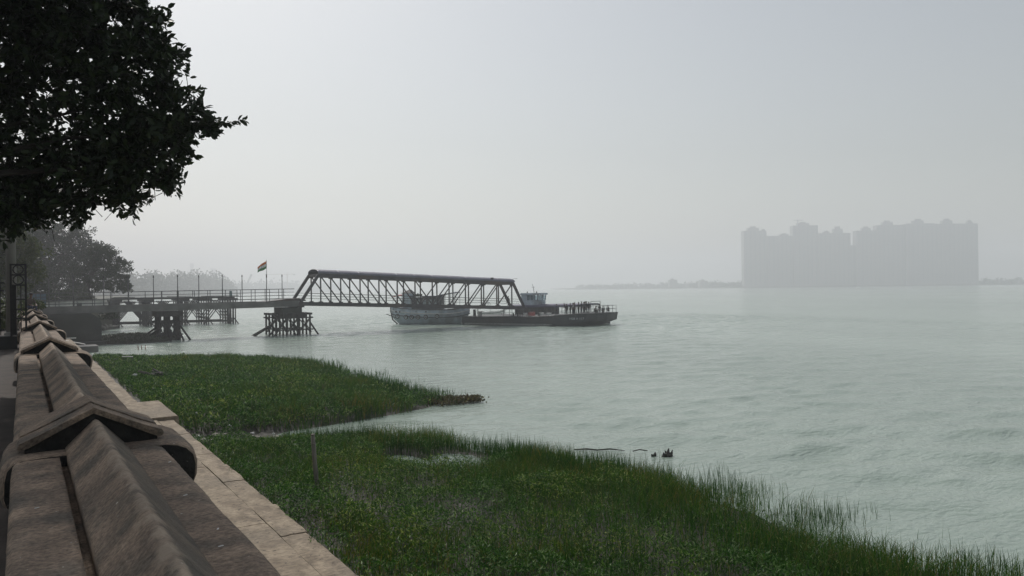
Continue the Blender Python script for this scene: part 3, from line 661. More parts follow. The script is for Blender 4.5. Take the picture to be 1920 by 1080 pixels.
def near_tree():
    base = Vector((-3.4, 15.6, 4.4))
    root = empty('broadleaf_tree', base, label='big dark broadleaf tree overhanging the promenade and parapet', cat='tree')
    lobes = [(.55, 15.3, 11.6, 1.55, 1), (1.05, 15.0, 10.5, 1.35, 1), (1.55, 14.7, 9.55, 1.15, 1), (2.0, 14.5, 8.95, .78, 1), (1.5, 14.9, 8.45, .85, 1), (.6, 15.4, 8.5, 1.05, 1), (.05, 15.8, 7.9, .85, 1),
             (-.6, 16.0, 8.0, 1.0, 1), (-.3, 15.9, 9.7, 1.5, 1), (.1, 15.6, 10.9, 1.5, 1), (-1.5, 16.2, 9.2, 1.7, .6), (-.8, 15.6, 12.6, 1.8, .55), (-2.2, 15.8, 11.5, 2.0, .45),
             (-3.8, 15.4, 12.8, 2.3, .3), (-4.8, 15.2, 10.4, 2.0, .3), (-3.2, 13.8, 10.6, 1.9, .35), (-3.6, 17.6, 10.8, 2.0, .35), (-2.2, 14.2, 12.8, 1.8, .35), (-5.8, 16.2, 12.0, 1.9, .25), (-2.6, 17.0, 13.4, 1.8, .3), (-1.2, 14.6, 10.0, 1.3, .7), (-.4, 14.5, 11.6, 1.3, .7), (-1.6, 17.2, 8.3, 1.2, .6), (-2.6, 15.6, 8.6, 1.4, .5), (1.75, 14.7, 8.35, .75, 1), (2.45, 14.3, 9.15, .50, 1), (2.25, 14.5, 9.75, .55, 1), (2.85, 14.15, 9.0, .30, 1), (2.4, 14.4, 8.65, .42, 1), (2.0, 14.6, 10.4, .60, 1), (2.2, 14.5, 8.05, .42, 1), (1.65, 14.9, 7.8, .45, 1), (1.75, 14.8, 11.2, .55, 1), (.75, 15.4, 7.55, .40, 1), (1.1, 15.1, 7.95, .65, 1), (.15, 15.75, 7.45, .5, 1), (-.4, 16.1, 7.4, .6, 1),
             (.9, 13.9, 13.4, 1.5, 1), (.9, 12.3, 12.9, 1.6, 1), (.9, 10.6, 12.7, 1.6, 1), (.9, 8.9, 12.5, 1.6, 1), (.8, 7.2, 12.5, 1.4, .8), (2.2, 10.8, 13.0, 1.2, .5), (2.2, 9.0, 12.6, 1.2, .5), (-1.2, 12.2, 13.4, 1.8, .3)]  # overhead lobes out of view, added to shade the near coping
    tb = MB(); fork = base + Vector((.25, .05, 2.6))
    path(tb, base - Vector((0, 0, .2)), fork, .36, .25, 5, .06, 12)
    tb.build('trunk', BARK, root, smooth=True).location = -base
    bb = MB(); P_, D_ = [], []; L_ = []
    for (x, y, z, r, dens) in lobes:
        c = Vector((x, y, z)); end = c - (c - fork).normalized() * r * .3
        if r > .7: pts = path(bb, fork, c - (c - fork).normalized() * r * .7, .07, .022, 6, .05, 7)
        nt_ = int((150 if dens > .9 and y > 13.5 else 108) * r * r * dens) + 6
        for i in range(nt_):
            u = Vector(rng.normal(size=3)).normalized(); q = random.random() ** .40
            tip = c + Vector((u.x * r, u.y * r, u.z * r * .92)) * q * (1 + .42 * noise.noise(Vector((u.x * 2.2 + x, u.y * 2.2 + y, u.z * 2.2 + z))) + (.16 if random.random() < .05 else 0))
            d = (u + Vector((random.gauss(0, .5), random.gauss(0, .5), random.gauss(0, .4) + .15))).normalized(); ln = random.uniform(.22, .42)
            s = tip - d * ln
            if q > .72 and dens > .5 and random.random() < .5: bb.tube([s - d * .2, s, s + d * ln * .8], [.007, .005, .002], 4)
            k = random.randint(7, 12)
            for j in range(k):
                f = (j + .5) / k; p = s + d * ln * f
                o = Vector(rng.normal(size=3)); o = (o - d * o.dot(d)).normalized()
                P_.append(p); D_.append(o * random.uniform(.6, 1.0) + d * (.3 + .7 * f) + Vector((0, 0, -.12))); L_.append(random.uniform(.10, .185))
    # the long sprig that sticks out to the right
    for (a, c) in [((2.3, 14.5, 8.95), (3.42, 13.95, 9.13)), ((1.2, 15.2, 10.9), (2.25, 14.75, 11.05)), ((1.5, 15.0, 10.2), (2.55, 14.5, 10.35))]:
        a, c = Vector(a), Vector(c); bb.tube([a, a.lerp(c, .5) + Vector((0, 0, -.03)), c], [.014, .010, .004], 5); d = (c - a).normalized()
        for j in range(44):
            f = .2 + .8 * j / 43; o = Vector(rng.normal(size=3)); o = (o - d * o.dot(d)).normalized()
            if f < .6 and random.random() < .2: continue
            P_.append(a.lerp(c, f)); D_.append(o * .9 + d * (.2 + f * .6)); L_.append(random.uniform(.10, .16))
    bb.build('branches', BARK, root, smooth=True).location = -base
    P_ = np.array([tuple(p) for p in P_]); D_ = np.array([tuple(d) for d in D_]); L_ = np.array(L_)
    # the leaves that stand out against the sky are single parts, the mass behind them is one
    Fwd = np.array(fw); Rt = np.array(rt)
    score = -100.0 * (P_[:, 1] < 13.3) + P_[:, 0] * .9 - np.abs(P_[:, 2] - 9.2) * .25 - (P_[:, 1] - 15) * .3
    order = np.argsort(-score); single = order[:290]; rest = order[290:]
    seen = (P_[rest, 1] > 13.4) & (P_[rest, 0] > -1.6) & (P_[rest, 2] < 12.2); a_, b_ = rest[seen], rest[~seen]
    V, F = joinVF([oval_leaves(P_[a_], D_[a_], L_[a_], L_[a_] * rng.uniform(.40, .52, len(a_))), leaves(P_[b_], D_[b_], L_[b_], L_[b_] * rng.uniform(.40, .52, len(b_)))])
    np_mesh('crown', V, F, TREE_NEAR, root, kind='stuff').location = -base
    protos = []
    for k in range(5):
        v, f = oval_leaves(np.zeros((1, 3)), np.array([[1., 0, 0]]), .12, .05 + .004 * k); me = bpy.data.meshes.new('leaf')
        me.from_pydata([tuple(p) for p in v], [], [tuple(int(i) for i in q) for q in f]); me.materials.append(TREE_NEAR); protos.append(me)
    for i in single:
        o = bpy.data.objects.new('leaf', protos[int(i) % 5]); COL.objects.link(o); o.parent = root
        q = Vector(D_[i]).to_track_quat('X', 'Z') @ Matrix.Rotation(random.uniform(0, 6.28), 3, 'X').to_quaternion()
        o.matrix_local = Matrix.Translation(Vector(P_[i]) - base) @ q.to_matrix().to_4x4() @ Matrix.Diagonal((L_[i] / .12,) * 3 + (1,))
near_tree()

def mid_tree(base, h, lobes, n_leaf, leaf, m, label, trunk_r=.3, name='tree', group=None, limbs=True, zoff=0):
    base = Vector(base)
    root = empty(name, base, label=label, cat='tree', group=group)
    tb = MB(); fk = Vector((random.uniform(-.3, .3), random.uniform(-.3, .3), h * .3)); path(tb, (0, 0, -.3), fk, trunk_r, trunk_r * .7, 5, .1, 9)
    for (x, y, z, r) in lobes:
        pts = path(tb, fk, (x, y, z), trunk_r * .45, trunk_r * .1, 5, .16, 6)
        for _ in range(3):
            s = pts[random.randint(2, 5)]; path(tb, s, s + Vector((random.uniform(-1, 1), random.uniform(-1, 1), random.uniform(0, 1))) * r * .8, trunk_r * .13, trunk_r * .03, 3, .2, 5)
    tb.build('trunk', BARK, root, smooth=True)
    tot = sum(l[3] ** 2 for l in lobes); P_, D_ = [], []
    for (x, y, z, r) in lobes:
        ncl = max(6, int(n_leaf / 34 * r * r / tot))
        u = rand_unit(ncl); q = rng.uniform(size=(ncl, 1)) ** .42
        rad = np.array([1 + .35 * noise.noise(Vector(tuple(a * 2.0 + x))) for a in u])[:, None]
        c = np.array([[x, y, z]]) + u * q * r * rad * np.array([[1, 1, .85]])
        k = rng.integers(0, ncl, int(ncl * 34)); P_.append(c[k] + rng.normal(size=(len(k), 3)) * r * .10); D_.append(rand_unit(len(k)) + u[k] * .5)
    P_ = np.concatenate(P_); D_ = np.concatenate(D_); n = len(P_)
    V, F = leaves(P_, D_, rng.uniform(.7, 1.3, n) * leaf, rng.uniform(.7, 1.2, n) * leaf * .55)
    np_mesh('crown', V, F, m, root, kind='stuff')
    return root
# big dark trees and the open spreading one beyond the jetty, olive ones on the promenade
mid_tree((4.2, 166, 3.8), 16, [(0, 0, 12, 4.0), (3.5, -2, 13, 3.6), (6, -3, 10.5, 3.2), (-3, 0, 13.5, 4), (2.5, 1, 8.5, 3.6), (6, 0, 7, 3), (-2, -1, 7.5, 4), (3, -3, 5.5, 3), (-4, -4, 4, 3.6), (1, -4, 3, 3), (5, -3, 3.5, 2.6), (-6, -2, 8, 4)], 26000, .5, TREE_MID, 'tall dense dark tree behind the open spreading tree past the jetty', .5)
mid_tree((9.3, 139, 3.9), 10, [(2.2, -1, 8.4, 2.0), (4.0, -1, 6.4, 1.8), (4.9, -1, 3.0, 1.2), (1.2, -1, 3.6, 1.4), (0.6, 0, 7.2, 1.5), (-1.6, 0, 6.2, 1.3), (2.4, -1.5, 5.3, 1.5), (3.2, -1.5, 3.4, 1.3), (-.4, .5, 4.6, 1.0), (4.6, -1, 4.6, 1.1), (.6, -1, 8.6, 1.2)], 15000, .30, TREE_MID, 'open spreading tree with bare forked limbs at the bank past the jetty', .28)
mid_tree((-4.2, 82, 4.4), 10, [(2.2, -2, 7.0, 2.6), (4.0, -2, 5.6, 1.9), (0, 0, 8, 2.8), (4.6, -1, 3.9, 1.5), (2.4, 0, 4.4, 2.1), (-2, 0, 7.5, 3), (0, -2, 4.4, 2.2), (-3.5, 0, 5, 2.5), (3.2, -2, 2.6, 1.5), (1, -3, 2.4, 1.8), (-1.5, -2, 2.2, 1.8)], 26000, .26, TREE_OLIVE, 'olive green tree on the promenade short of the jetty', .3)
mid_tree((-5.5, 128, 4.0), 13, [(3, 0, 10, 3.4), (5.2, -2, 8, 2.8), (0, 0, 11, 3.6), (5.5, -1, 5.5, 2.6), (2, -2, 6, 3.0), (-3, 0, 9, 3.5), (7.0, 0, 4.0, 2.0), (3, -2, 3.0, 2.4), (-1, -2, 3.2, 2.6), (6, -1, 2.2, 1.6)], 24000, .42, TREE_MID, 'dark tree over the jetty landing beside the olive tree', .4)
mid_tree((-5.2, 25.5, 4.4), 9, [(0, 0, 7, 2.6), (2.6, .5, 6.6, 2.0), (3.4, -1.5, 7.6, 1.6), (-2.5, 0, 7, 2.6), (1, -2.5, 7.4, 2.0), (1.5, 2, 8.4, 2.2), (3.2, 2.5, 6.4, 1.5)], 16000, .15, TREE_NEAR, 'dark shade tree on the promenade beside the iron fence', .26)  # tree put in to throw shade on the promenade paving
mid_tree((-9, 60, 4.4), 10, [(0, 0, 7.5, 3), (3, 0, 6, 2.4), (-3, 0, 7, 3), (4.6, 2, 4.4, 1.8), (2.5, 3, 8.2, 2.4)], 13000, .24, TREE_OLIVE, 'olive green tree inside the fence of the promenade', .3)
def shrub(base, r, h, n, leaf, m, label, group=None, name='shrub'):
    root = empty(name, base, label=label, cat='shrub', group=group)
    b = MB()
    for i in range(7): limb(b, (0, 0, -.05), (random.uniform(-.7, .7), random.uniform(-.7, .7), 1), h * .8, .02, 3, .25)
    b.build('stems', BARK, root)
    u = rand_unit(n); u[:, 2] = np.abs(u[:, 2]); P_ = u * (rng.uniform(size=(n, 1)) ** .5) * np.array([[r, r, h]]) + [0, 0, .1]
    V, F = leaves(P_, rand_unit(n) + u * .5, rng.uniform(.7, 1.3, n) * leaf, leaf * .5); np_mesh('foliage', V, F, m, root, kind='stuff')
shrub((.45, 58.5, 4.9), .8, .75, 900, .17, TREE_OLIVE, 'yellow-green shrub growing over the parapet behind the seated person')
shrub((-.7, 40, 4.4), .9, 1.3, 1100, .16, TREE_OLIVE, 'leafy shrub behind the iron fence close to the parapet')
shrub((-2.3, 34, 4.4), 1.2, 1.2, 1300, .16, TREE_OLIVE, 'low leafy shrub behind the iron fence further from the parapet')
shrub((1.4, 79, .9), .7, 1.5, 600, .18, TREE_MID, 'dull bush growing from the ledge against the wall near the jetty')
shrub((9.2, 107, 2.6), 1.3, 1.6, 700, .25, TREE_MID, 'pale bush on the bank behind the jetty abutment')

# far woods along the upstream bank (read as one mass)
def wood(name, pts, label, leaf, per=420, m=TREE_FAR):
    P_, D_ = [], []
    for (x, y, z, r, h) in pts:
        n = per; u = rand_unit(n); u[:, 2] = np.abs(u[:, 2]) * 1.1 - .1
        bump = np.array([1 + .3 * noise.noise(Vector((a[0] * 2 + x, a[1] * 2 + y, a[2] * 2))) for a in u])[:, None]
        P_.append(np.array([[x, y, z]]) + u * bump * (rng.uniform(size=(n, 1)) ** .3) * np.array([[r, r, h]])); D_.append(rand_unit(n))
    P_ = np.concatenate(P_); D_ = np.concatenate(D_); n = len(P_)
    V, F = leaves(P_, D_, rng.uniform(.7, 1.3, n) * leaf, leaf * .8); np_mesh(name, V, F, m, kind='stuff', label=label)
pts = []
for i in range(64):
    t = i / 63; x = 70 + (300 - 70) * t + random.uniform(-14, 0); y = 753 + (1310 - 753) * t; h = (24 + 12.5 * t) * (.86 + .14 * math.sin(i * .55) + .10 * random.uniform(-1, 1)) * (1 - .7 * max(0, (t - .86) / .14))
    pts.append((x, y, 3.5, h * .62, h))
wood('riverside_wood', pts, 'long hazy tree line along the bank upstream of the jetty', 2.8, 280)
pts = [(315 + 728 * t + random.uniform(-16, 16), 1733 + 1106 * t, 2.5, random.uniform(21, 34), random.uniform(17, 36)) for t in np.linspace(0, 1, 46)]
wood('distant_wood', pts, 'very faint distant tree line behind the cranes', 7.0, 160)
pts = [(1070 + (1030 - 1070) * t + random.uniform(0, 25), 1215 + 80 * t, 2, random.uniform(8, 13), random.uniform(6, 10)) for t in np.linspace(0, 1, 10)]
pts += [(1075 + 75 * t + random.uniform(0, 20), 1205 - 120 * t, 2, random.uniform(8, 14), random.uniform(6, 13)) for t in np.linspace(0, 1, 20)]
pts += [(1150 - 55 * t + random.uniform(4, 16), 1075 - 165 * t, 2, random.uniform(8, 13), random.uniform(6, 14)) for t in np.linspace(0, 1, 22)]
pts += [(1100 + 440 * t + random.uniform(-4, 6), 905 - 302 * t, 2, random.uniform(7, 12), random.uniform(6, 13)) for t in np.linspace(0, 1, 46)]
pts += [(1540 + 160 * t + random.uniform(-4, 6), 602 - 120 * t, 2, random.uniform(9, 14), random.uniform(16, 28)) for t in np.linspace(0, 1, 22)]
pts = [(x * 1.2, y * 1.2, z, rr * 1.2, h * 1.2) for x, y, z, rr, h in pts]
wood('opposite_wood', pts, 'faint low tree line along the opposite bank', 3.8, 130)

# undergrowth under the big trees beyond the jetty
for i, (x, y, rr, hh) in enumerate([(-4, 118, 2.6, 2.6), (0, 122, 2.4, 2.8), (3.0, 127, 2.2, 2.6), (5.6, 133, 2.2, 2.6), (8.3, 139, 2.0, 2.2), (-8, 116, 2.8, 3.0), (7.0, 146, 2.6, 3.0)]):
    shrub((x, y, 3.9), rr, hh, 1500, .34, TREE_MID, 'dark bush in the undergrowth below the big trees past the jetty', 'bushes below the trees past the jetty', 'bush')

# ------------------------------------------------------------------ jetty approach, trestles, lamp posts
YN, YF = 99.5, 103.5
def deckz(x): return 4.35 + (x - 0) * .0068
def jetty():
    root = empty('jetty_approach', (7.6, 101.5, 3.7), label='long concrete jetty deck with steel pipe railings reaching out from the bank', cat='jetty')
    off = -Vector(root.location)
    def loc(o): o.location = off; return o
    x0, x1 = -1.0, 31.2
    loc(MB().sweep([[(x, YN + .12, deckz(x) - .22), (x, YN + .12, deckz(x)), (x, YF - .12, deckz(x)), (x, YF - .12, deckz(x) - .22)] for x in (x0, 8, 16, 24, x1)], closed=True).build('deck_slab', CONC, root))
    for y in (YN, YF):
        loc(MB().sweep([[(x, y - .12, deckz(x) - .72), (x, y - .12, deckz(x) + .08), (x, y + .11, deckz(x) + .08), (x, y + .11, deckz(x) - .72)] for x in (x0, 8, 16, 24, x1)], closed=True).build('edge_beam', CONC, root))
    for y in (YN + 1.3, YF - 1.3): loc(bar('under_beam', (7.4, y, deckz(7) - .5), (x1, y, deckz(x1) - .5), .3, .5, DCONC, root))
    for s, y in ((0, YN), (1, YF)):
        n = 17
        for i in range(n):
            x = (x0 + .4 if s == 0 else x0 + .9) + i * 1.86
            loc(bar('rail_post', (x, y, deckz(x) + .08), (x, y, deckz(x) + 1.68), .07, .07, RAILM, root))
        for dz, w in ((1.68, .085), (1.25, .05), (.82, .05), (.38, .05)):
            loc(bar('rail', (x0 + .3, y, deckz(x0) + dz), (x1 - .6, y, deckz(x1) + dz), w, w, RAILM, root))
    # ramp hump where the deck meets the gangway
    loc(MB().sweep([[(x, YN + .15, deckz(x) + .002), (x, YN + .15, deckz(x) + h), (x, YF - .15, deckz(x) + h), (x, YF - .15, deckz(x) + .002)] for x, h in ((26.3, .03), (28.4, .22), (30.0, .40), (31.1, .42), (32.2, .18))], closed=True).build('ramp_plate', STEEL, root))
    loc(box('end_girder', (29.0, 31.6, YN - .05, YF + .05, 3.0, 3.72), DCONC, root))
    # abutment
    a = MB(); prof = [(-1, -.6), (-1, 3.62), (6.6, 3.66), (7.0, 3.4), (7.45, 3.05), (7.68, 2.5), (7.68, -.6)]
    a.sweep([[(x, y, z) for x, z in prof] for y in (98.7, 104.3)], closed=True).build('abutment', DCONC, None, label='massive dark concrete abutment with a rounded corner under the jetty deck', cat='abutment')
    bevel_box('abutment_footing', (3.5, 8.0, 97.2, 98.68, -.5, .42), DCONC, None, bev=.05, label='low concrete footing in front of the dark abutment', cat='footing')
    bevel_box('landing_block', (4.3, 6.4, 86.2, 89.2, -.5, .62), CONC, None, bev=.04, label='pale topped concrete block in the water at the end of the ledge', cat='block')
    bar('landing_beam', (3.6, 93.5, .95), (5.3, 88.0, .72), .14, .1, WHITEP, None, label='pale beam sloping from the ledge to the concrete block', cat='beam')
    bar('landing_beam', (3.2, 95.0, 1.05), (4.9, 95.2, 1.05), .16, .1, WHITEP, None, label='pale beam lying level across the ledge near the abutment', cat='beam')
jetty()
def trestle(name, xs, ytop0, ytop1, capz, rakers, label, batter=0.0, girder=None):
    root = empty(name, ((xs[0] + xs[-1]) / 2, 101.5, 0), label=label, cat='trestle', group='pile trestles under the jetty')
    cx, cyy = root.location.x, root.location.y
    ys = [ytop0, (ytop0 * 2 + ytop1) / 3, (ytop0 + 2 * ytop1) / 3, ytop1]
    for x in xs:
        for y in ys:
            bx = (x - cx) * batter
            tube('pile', [(x - cx + bx, y - cyy, -1.5), (x - cx + bx * .5, y - cyy, 1.2), (x - cx, y - cyy, capz)], .13, TIMBER, root, n=7)
    for x in xs: box('cap_beam', (x - cx - .17, x - cx + .17, ys[0] - cyy - .5, ys[-1] - cyy + .5, capz, capz + .28), TIMBER, root)
    for y in (ys[0], ys[-1]):
        for z in (.75, 2.35): bar('waling', (xs[0] - cx - .4, y - cyy - .15, z), (xs[-1] - cx + .4, y - cyy - .15, z), .1, .18, TIMBER, root)
        for i in range(len(xs) - 1):
            bar('brace', (xs[i] - cx, y - cyy - .2, .3), (xs[i + 1] - cx, y - cyy - .2, 2.4), .08, .14, TIMBER, root)
            bar('brace', (xs[i] - cx, y - cyy - .26, 2.4), (xs[i + 1] - cx, y - cyy - .26, .3), .08, .14, TIMBER, root)
    for x in xs:
        bar('brace', (x - cx + .16, ys[0] - cyy, .4), (x - cx + .16, ys[-1] - cyy, 2.4), .08, .14, TIMBER, root)
        bar('brace', (x - cx + .22, ys[0] - cyy, 2.4), (x - cx + .22, ys[-1] - cyy, .4), .08, .14, TIMBER, root)
    for a, b_ in rakers: tube('raking_pile', [(a[0] - cx, a[1] - cyy, a[2]), (b_[0] - cx, b_[1] - cyy, b_[2])], .12, TIMBER, root, n=7)
    if girder: box('girder_block', (girder[0] - cx, girder[1] - cx, ytop0 - cyy - .3, ytop1 - cyy + .3, girder[2], girder[3]), TIMBER, root)
trestle('pile_trestle', [14.1, 15.1, 16.2], 99.7, 103.5, 3.2, [((13.8, 101, 1.6), (11.4, 103, -.3)), ((13.9, 100, 1.5), (12.0, 101.5, -.3)), ((16.3, 99.8, 1.9), (17.6, 98.6, -.4)), ((14.2, 99.7, 1.4), (13.1, 98.8, -.3)), ((15.3, 99.7, 1.3), (15.0, 98.4, -.3)), ((16.2, 99.7, 1.3), (16.6, 98.2, -.3))],
        'clustered dark timber pile trestle under the middle of the jetty deck', batter=.12, girder=(13.7, 16.6, 3.0, 3.62))
trestle('pile_trestle', [28.0, 29.4, 30.9, 32.6], 99.2, 103.9, 2.72, [((27.9, 100, 1.5), (25.3, 101.5, -.3)), ((28.0, 101.5, 1.4), (25.6, 103.5, -.3)), ((28.1, 99.4, 1.1), (26.8, 99.4, -.3)), ((32.7, 99.3, 1.6), (33.8, 98.8, -.3)), ((28.3, 99.2, .9), (27.4, 98.4, -.3)), ((30.2, 99.2, .9), (30.5, 98.2, -.3)), ((31.2, 99.2, 1.0), (30.8, 98.0, -.3))],
        'cross-braced dark timber pile trestle carrying the foot of the covered gangway', girder=(28.9, 32.0, 2.4, 2.98))
def lamp_post(x, y, h, label, group):
    r = empty('lamp_post', (x, y, deckz(x) + .08), label=label, cat='lamp post', group=group)
    tube('shaft', [(0, 0, 0), (0, 0, h - .5), (0, 0, h - .35)], [.06, .045, .04], RAILM, r)
    tube('lamp_head', [(0, 0, h - .35), (0, 0, h - .28), (0, 0, h - .08), (0, 0, h)], [.04, .075, .06, .01], IRON, r)
    box('base_plate', (-.12, .12, -.12, .12, 0, .03), RAILM, r)
for x in (-1.5 + 1.0, 4.9, 10.59, 16.09, 21.39): lamp_post(x, YN - .2 + .35, 3.65, 'slim dark lamp post on the downstream side of the jetty deck', 'lamp posts on the jetty')
for x in (2.6, 8.3, 13.86, 19.25, 24.72, 30.09): lamp_post(x, YF - .15, 3.65, 'slim dark lamp post on the upstream side of the jetty deck', 'lamp posts on the jetty')
def flag():
    r = empty('flagpole', (26.96, YN + .15, deckz(26.96) + .08), label='tall flagpole spliced onto a jetty post before the gangway', cat='flagpole')
    tube('lower_post', [(0, 0, 0), (0, 0, 3.6)], [.06, .045], RAILM, r)
    tube('upper_pole', [(.02, 0, 3.2), (.04, 0, 5.45)], [.032, .02], RAILM, r)
    tube('clamp', [(.01, 0, 3.15), (.01, 0, 3.6)], .075, IRON, r)
    tube('finial', [(.04, 0, 5.45), (.04, 0, 5.5), (.04, 0, 5.54)], [.02, .035, .01], RAILM, r)
    f = empty('national_flag', (26.98, YN + .15, deckz(26.96) + 4.45), label='saffron white and green flag with a blue wheel flying from the flagpole', cat='flag')
    cols = [mat('flag_green', (.03, .20, .06), (.025, .16, .05)), mat('flag_white', (.75, .75, .73), (.68, .68, .66)), mat('flag_saffron', (.62, .16, .03), (.52, .13, .03))]
    def fp(u, v):
        d = u * 1.25
        return (-d * .92, -.18 * math.sin(u * 5) * u - d * .15, v * .98 * (1 - .12 * u) - .62 * u - .10 * math.sin(u * 6 + v * 2) * u + .02)
    for k, nm in enumerate(('green_band', 'white_band', 'saffron_band')):
        rows = [[fp(u, k / 3 + j / 9) for j in range(4)] for u in np.linspace(0, 1, 14)]
        o = MB().sweep(rows, closed=False).build(nm, cols[k], f, smooth=True)
        o.modifiers.new('thickness', 'SOLIDIFY').thickness = .008
    pts = []
    for t in np.linspace(0, 2 * math.pi, 17): q = fp(.5 + .10 * math.cos(t), .5 + .13 * math.sin(t)); pts.append((q[0], q[1] - .01, q[2]))
    tube('wheel_emblem', pts, .014, mat('flag_blue', (.02, .03, .18), (.02, .03, .15)), f, n=5)
flag()

# ------------------------------------------------------------------ covered truss gangway
def gangway():
    XA, XB, TA, TB = 31.4, 68.2, 33.95, 66.1
    root = empty('truss_gangway', (XA, 101.5, 4.2), label='covered steel truss gangway sloping down from the jetty to the pontoon', cat='bridge')
    off = -Vector(root.location)
    def L(o): o.location = off; return o
    bz = lambda x: 4.22 + (2.72 - 4.22) * (x - XA) / (XB - XA)
    tz = lambda x: 8.12 + (6.72 - 8.12) * (x - TA) / (TB - TA)
    N = 11; xs = [TA + .3 + (TB - TA - .6) * i / N for i in range(N + 1)]
    for y in (YN, YF):
        L(bar('bottom_chord', (XA - .2, y, bz(XA)), (XB + .2, y, bz(XB)), .28, .52, STEEL, root))
        L(bar('top_chord', (TA - .1, y, tz(TA)), (TB + .1, y, tz(TB)), .26, .46, STEEL, root))
        L(bar('end_post', (XA, y, bz(XA) + .1), (TA, y, tz(TA)), .26, .40, STEEL, root))
        L(bar('end_post', (XB, y, bz(XB) + .1), (TB, y, tz(TB)), .26, .40, STEEL, root))
        for i, x in enumerate(xs):
            L(bar('vertical', (x, y, bz(x) + .2), (x, y, tz(x) - .15), .15, .17, STEEL, root))
            if i < N:
                a, b_ = (xs[i], xs[i + 1]) if i < N / 2 - .4 else (xs[i + 1], xs[i])
                L(bar('diagonal', (a, y + .002, tz(a) - .15), (b_, y + .002, bz(b_) + .2), .12, .15, STEEL, root))
            L(box('gusset', (x - .28, x + .28, y - .16, y + .16, tz(x) - .36, tz(x) - .2), STEEL, root))
            L(box('gusset', (x - .28, x + .28, y - .16, y + .16, bz(x) + .22, bz(x) + .36), STEEL, root))
        for dz in (.62, .98, 1.34): L(bar('handrail', (XA + .8, y + (.3 if y == YN else -.3), bz(XA) + dz + .1), (XB - .8, y + (.3 if y == YN else -.3), bz(XB) + dz + .1), .05, .05, RAILM, root))
    L(MB().sweep([[(x, YN + .16, bz(x) - .05), (x, YN + .16, bz(x) + .12), (x, YF - .16, bz(x) + .12), (x, YF - .16, bz(x) - .05)] for x in (XA - .1, 50, XB + .9)], closed=True).build('deck_plate', STEEL, root))
    for x in xs: L(bar('cross_girder', (x, YN + .1, bz(x) - .16), (x, YF - .1, bz(x) - .16), .16, .24, STEEL, root))
    for x in (TA, TB): L(bar('portal_beam', (x, YN, tz(x) - .05), (x, YF, tz(x) - .05), .2, .3, STEEL, root))
    for i in range(0, N + 1): L(bar('top_strut', (xs[i], YN, tz(xs[i]) + .1), (xs[i], YF, tz(xs[i]) + .1), .1, .12, STEEL, root))
    # barrel roof of corrugated sheets
    edges = [TA - .1 + (TB - TA + .3) * i / 11 for i in range(12)]
    for i in range(11):
        rows = []
        for x in np.linspace(edges[i], edges[i + 1] + .05, 15):
            rp = .022 * math.sin(x * 18); r = []
            for t in np.linspace(0, math.pi, 11):
                r.append((x, 101.5 - 2.18 * math.cos(t), tz(x) + .22 + .62 * math.sin(t) ** .8 + rp * .6 + .006 * (i % 2)))
            rows.append(r)
        o = L(MB().sweep(rows).build('roof_sheet', ROOFM, root, smooth=True)); o.modifiers.new('thickness', 'SOLIDIFY').thickness = .02
    L(tube('roof_pole', [(TB - .1, YN, tz(TB) + .2), (TB - .1, YN, tz(TB) + .75), (TB + .6, YN - .3, tz(TB) + .78)], .03, RAILM, root, n=6))
    L(box('roof_lamp', (TB - 4.2, TB - 3.8, YN - .1, YN + .1, tz(TB - 4) + .55, tz(TB - 4) + .8), IRON, root))
    L(box('bearing', (31.0, 31.9, YN - .2, YF + .2, 3.72, 3.94), DCONC, root))
    return bz
bz = gangway()

# ------------------------------------------------------------------ old timber jetty upstream
def old_jetty():
    root = empty('old_timber_jetty', (23, 149, 0), label='derelict timber jetty of crossed braces behind the new jetty', cat='jetty')
    rows = [-4.6, -2.5, -.3, 1.9, 4.2]; bents = [(-9.3, 3), (-4.4, 3), (1.4, 3), (5.2, 2), (9.6, 3)]
    for bx, k in bents:
        for y in rows:
            for j in range(k):
                x = bx + (j - (k - 1) / 2) * .42 + random.uniform(-.06, .06); yy = y - (bx * .12)
                tube('pile', [(x + random.uniform(-.08, .08), yy, -1.2), (x, yy, 4.4)], .11, TIMBER, root, n=6)
        tube('fallen_pile', [(bx - .9, -5.4 - bx * .12, -.3), (bx + .1, -4.7 - bx * .12, 1.3)], .1, TIMBER, root, n=6)
        tube('fallen_pile', [(bx + 1.0, -5.4 - bx * .12, -.3), (bx + .1, -4.7 - bx * .12, 1.1)], .1, TIMBER, root, n=6)
        box('cap_beam', (bx - .75, bx + .75, -5.2 - bx * .12, 4.8 - bx * .12, 4.4, 4.75), TIMBER, root)
    for y in rows:
        for i in range(len(bents) - 1):
            a, b_ = bents[i][0], bents[i + 1][0]; m_ = (a + b_) / 2; ya, yb = y - a * .12, y - b_ * .12; ym = (ya + yb) / 2
            bar('knee_brace', (a + .2, ya, .9), (m_ + .5, ym, 4.4), .1, .17, TIMBER, root)
            bar('knee_brace', (b_ - .2, yb, .9), (m_ - .5, ym, 4.4), .1, .17, TIMBER, root)
            if y in (rows[0], rows[2], rows[4]): bar('tie_beam', (a, ya, .55), (b_, yb, .5), .12, .2, TIMBER, root)
            if not (i == 0 and y > 2): bar('deck_beam', (a - .3, ya, 4.92), (b_ + .3, yb, 4.92), .3, .32, TIMBER, root)
    for y, x0, x1, z in ((-4.7, -9.8, -6.5, 5.2), (-4.9, -1.5, 2.5, 5.25), (-5.4, 4, 10.4, 5.2)): bar('loose_plank', (x0, y - x0 * .12, z), (x1, y - x1 * .12, z), .3, .1, TIMBER, root)
    box('bollard', (9.0, 9.4, -6.0, -5.6, 5.1, 6.1), mat('green_box', (.10, .19, .19), (.07, .13, .13)), root)
old_jetty()
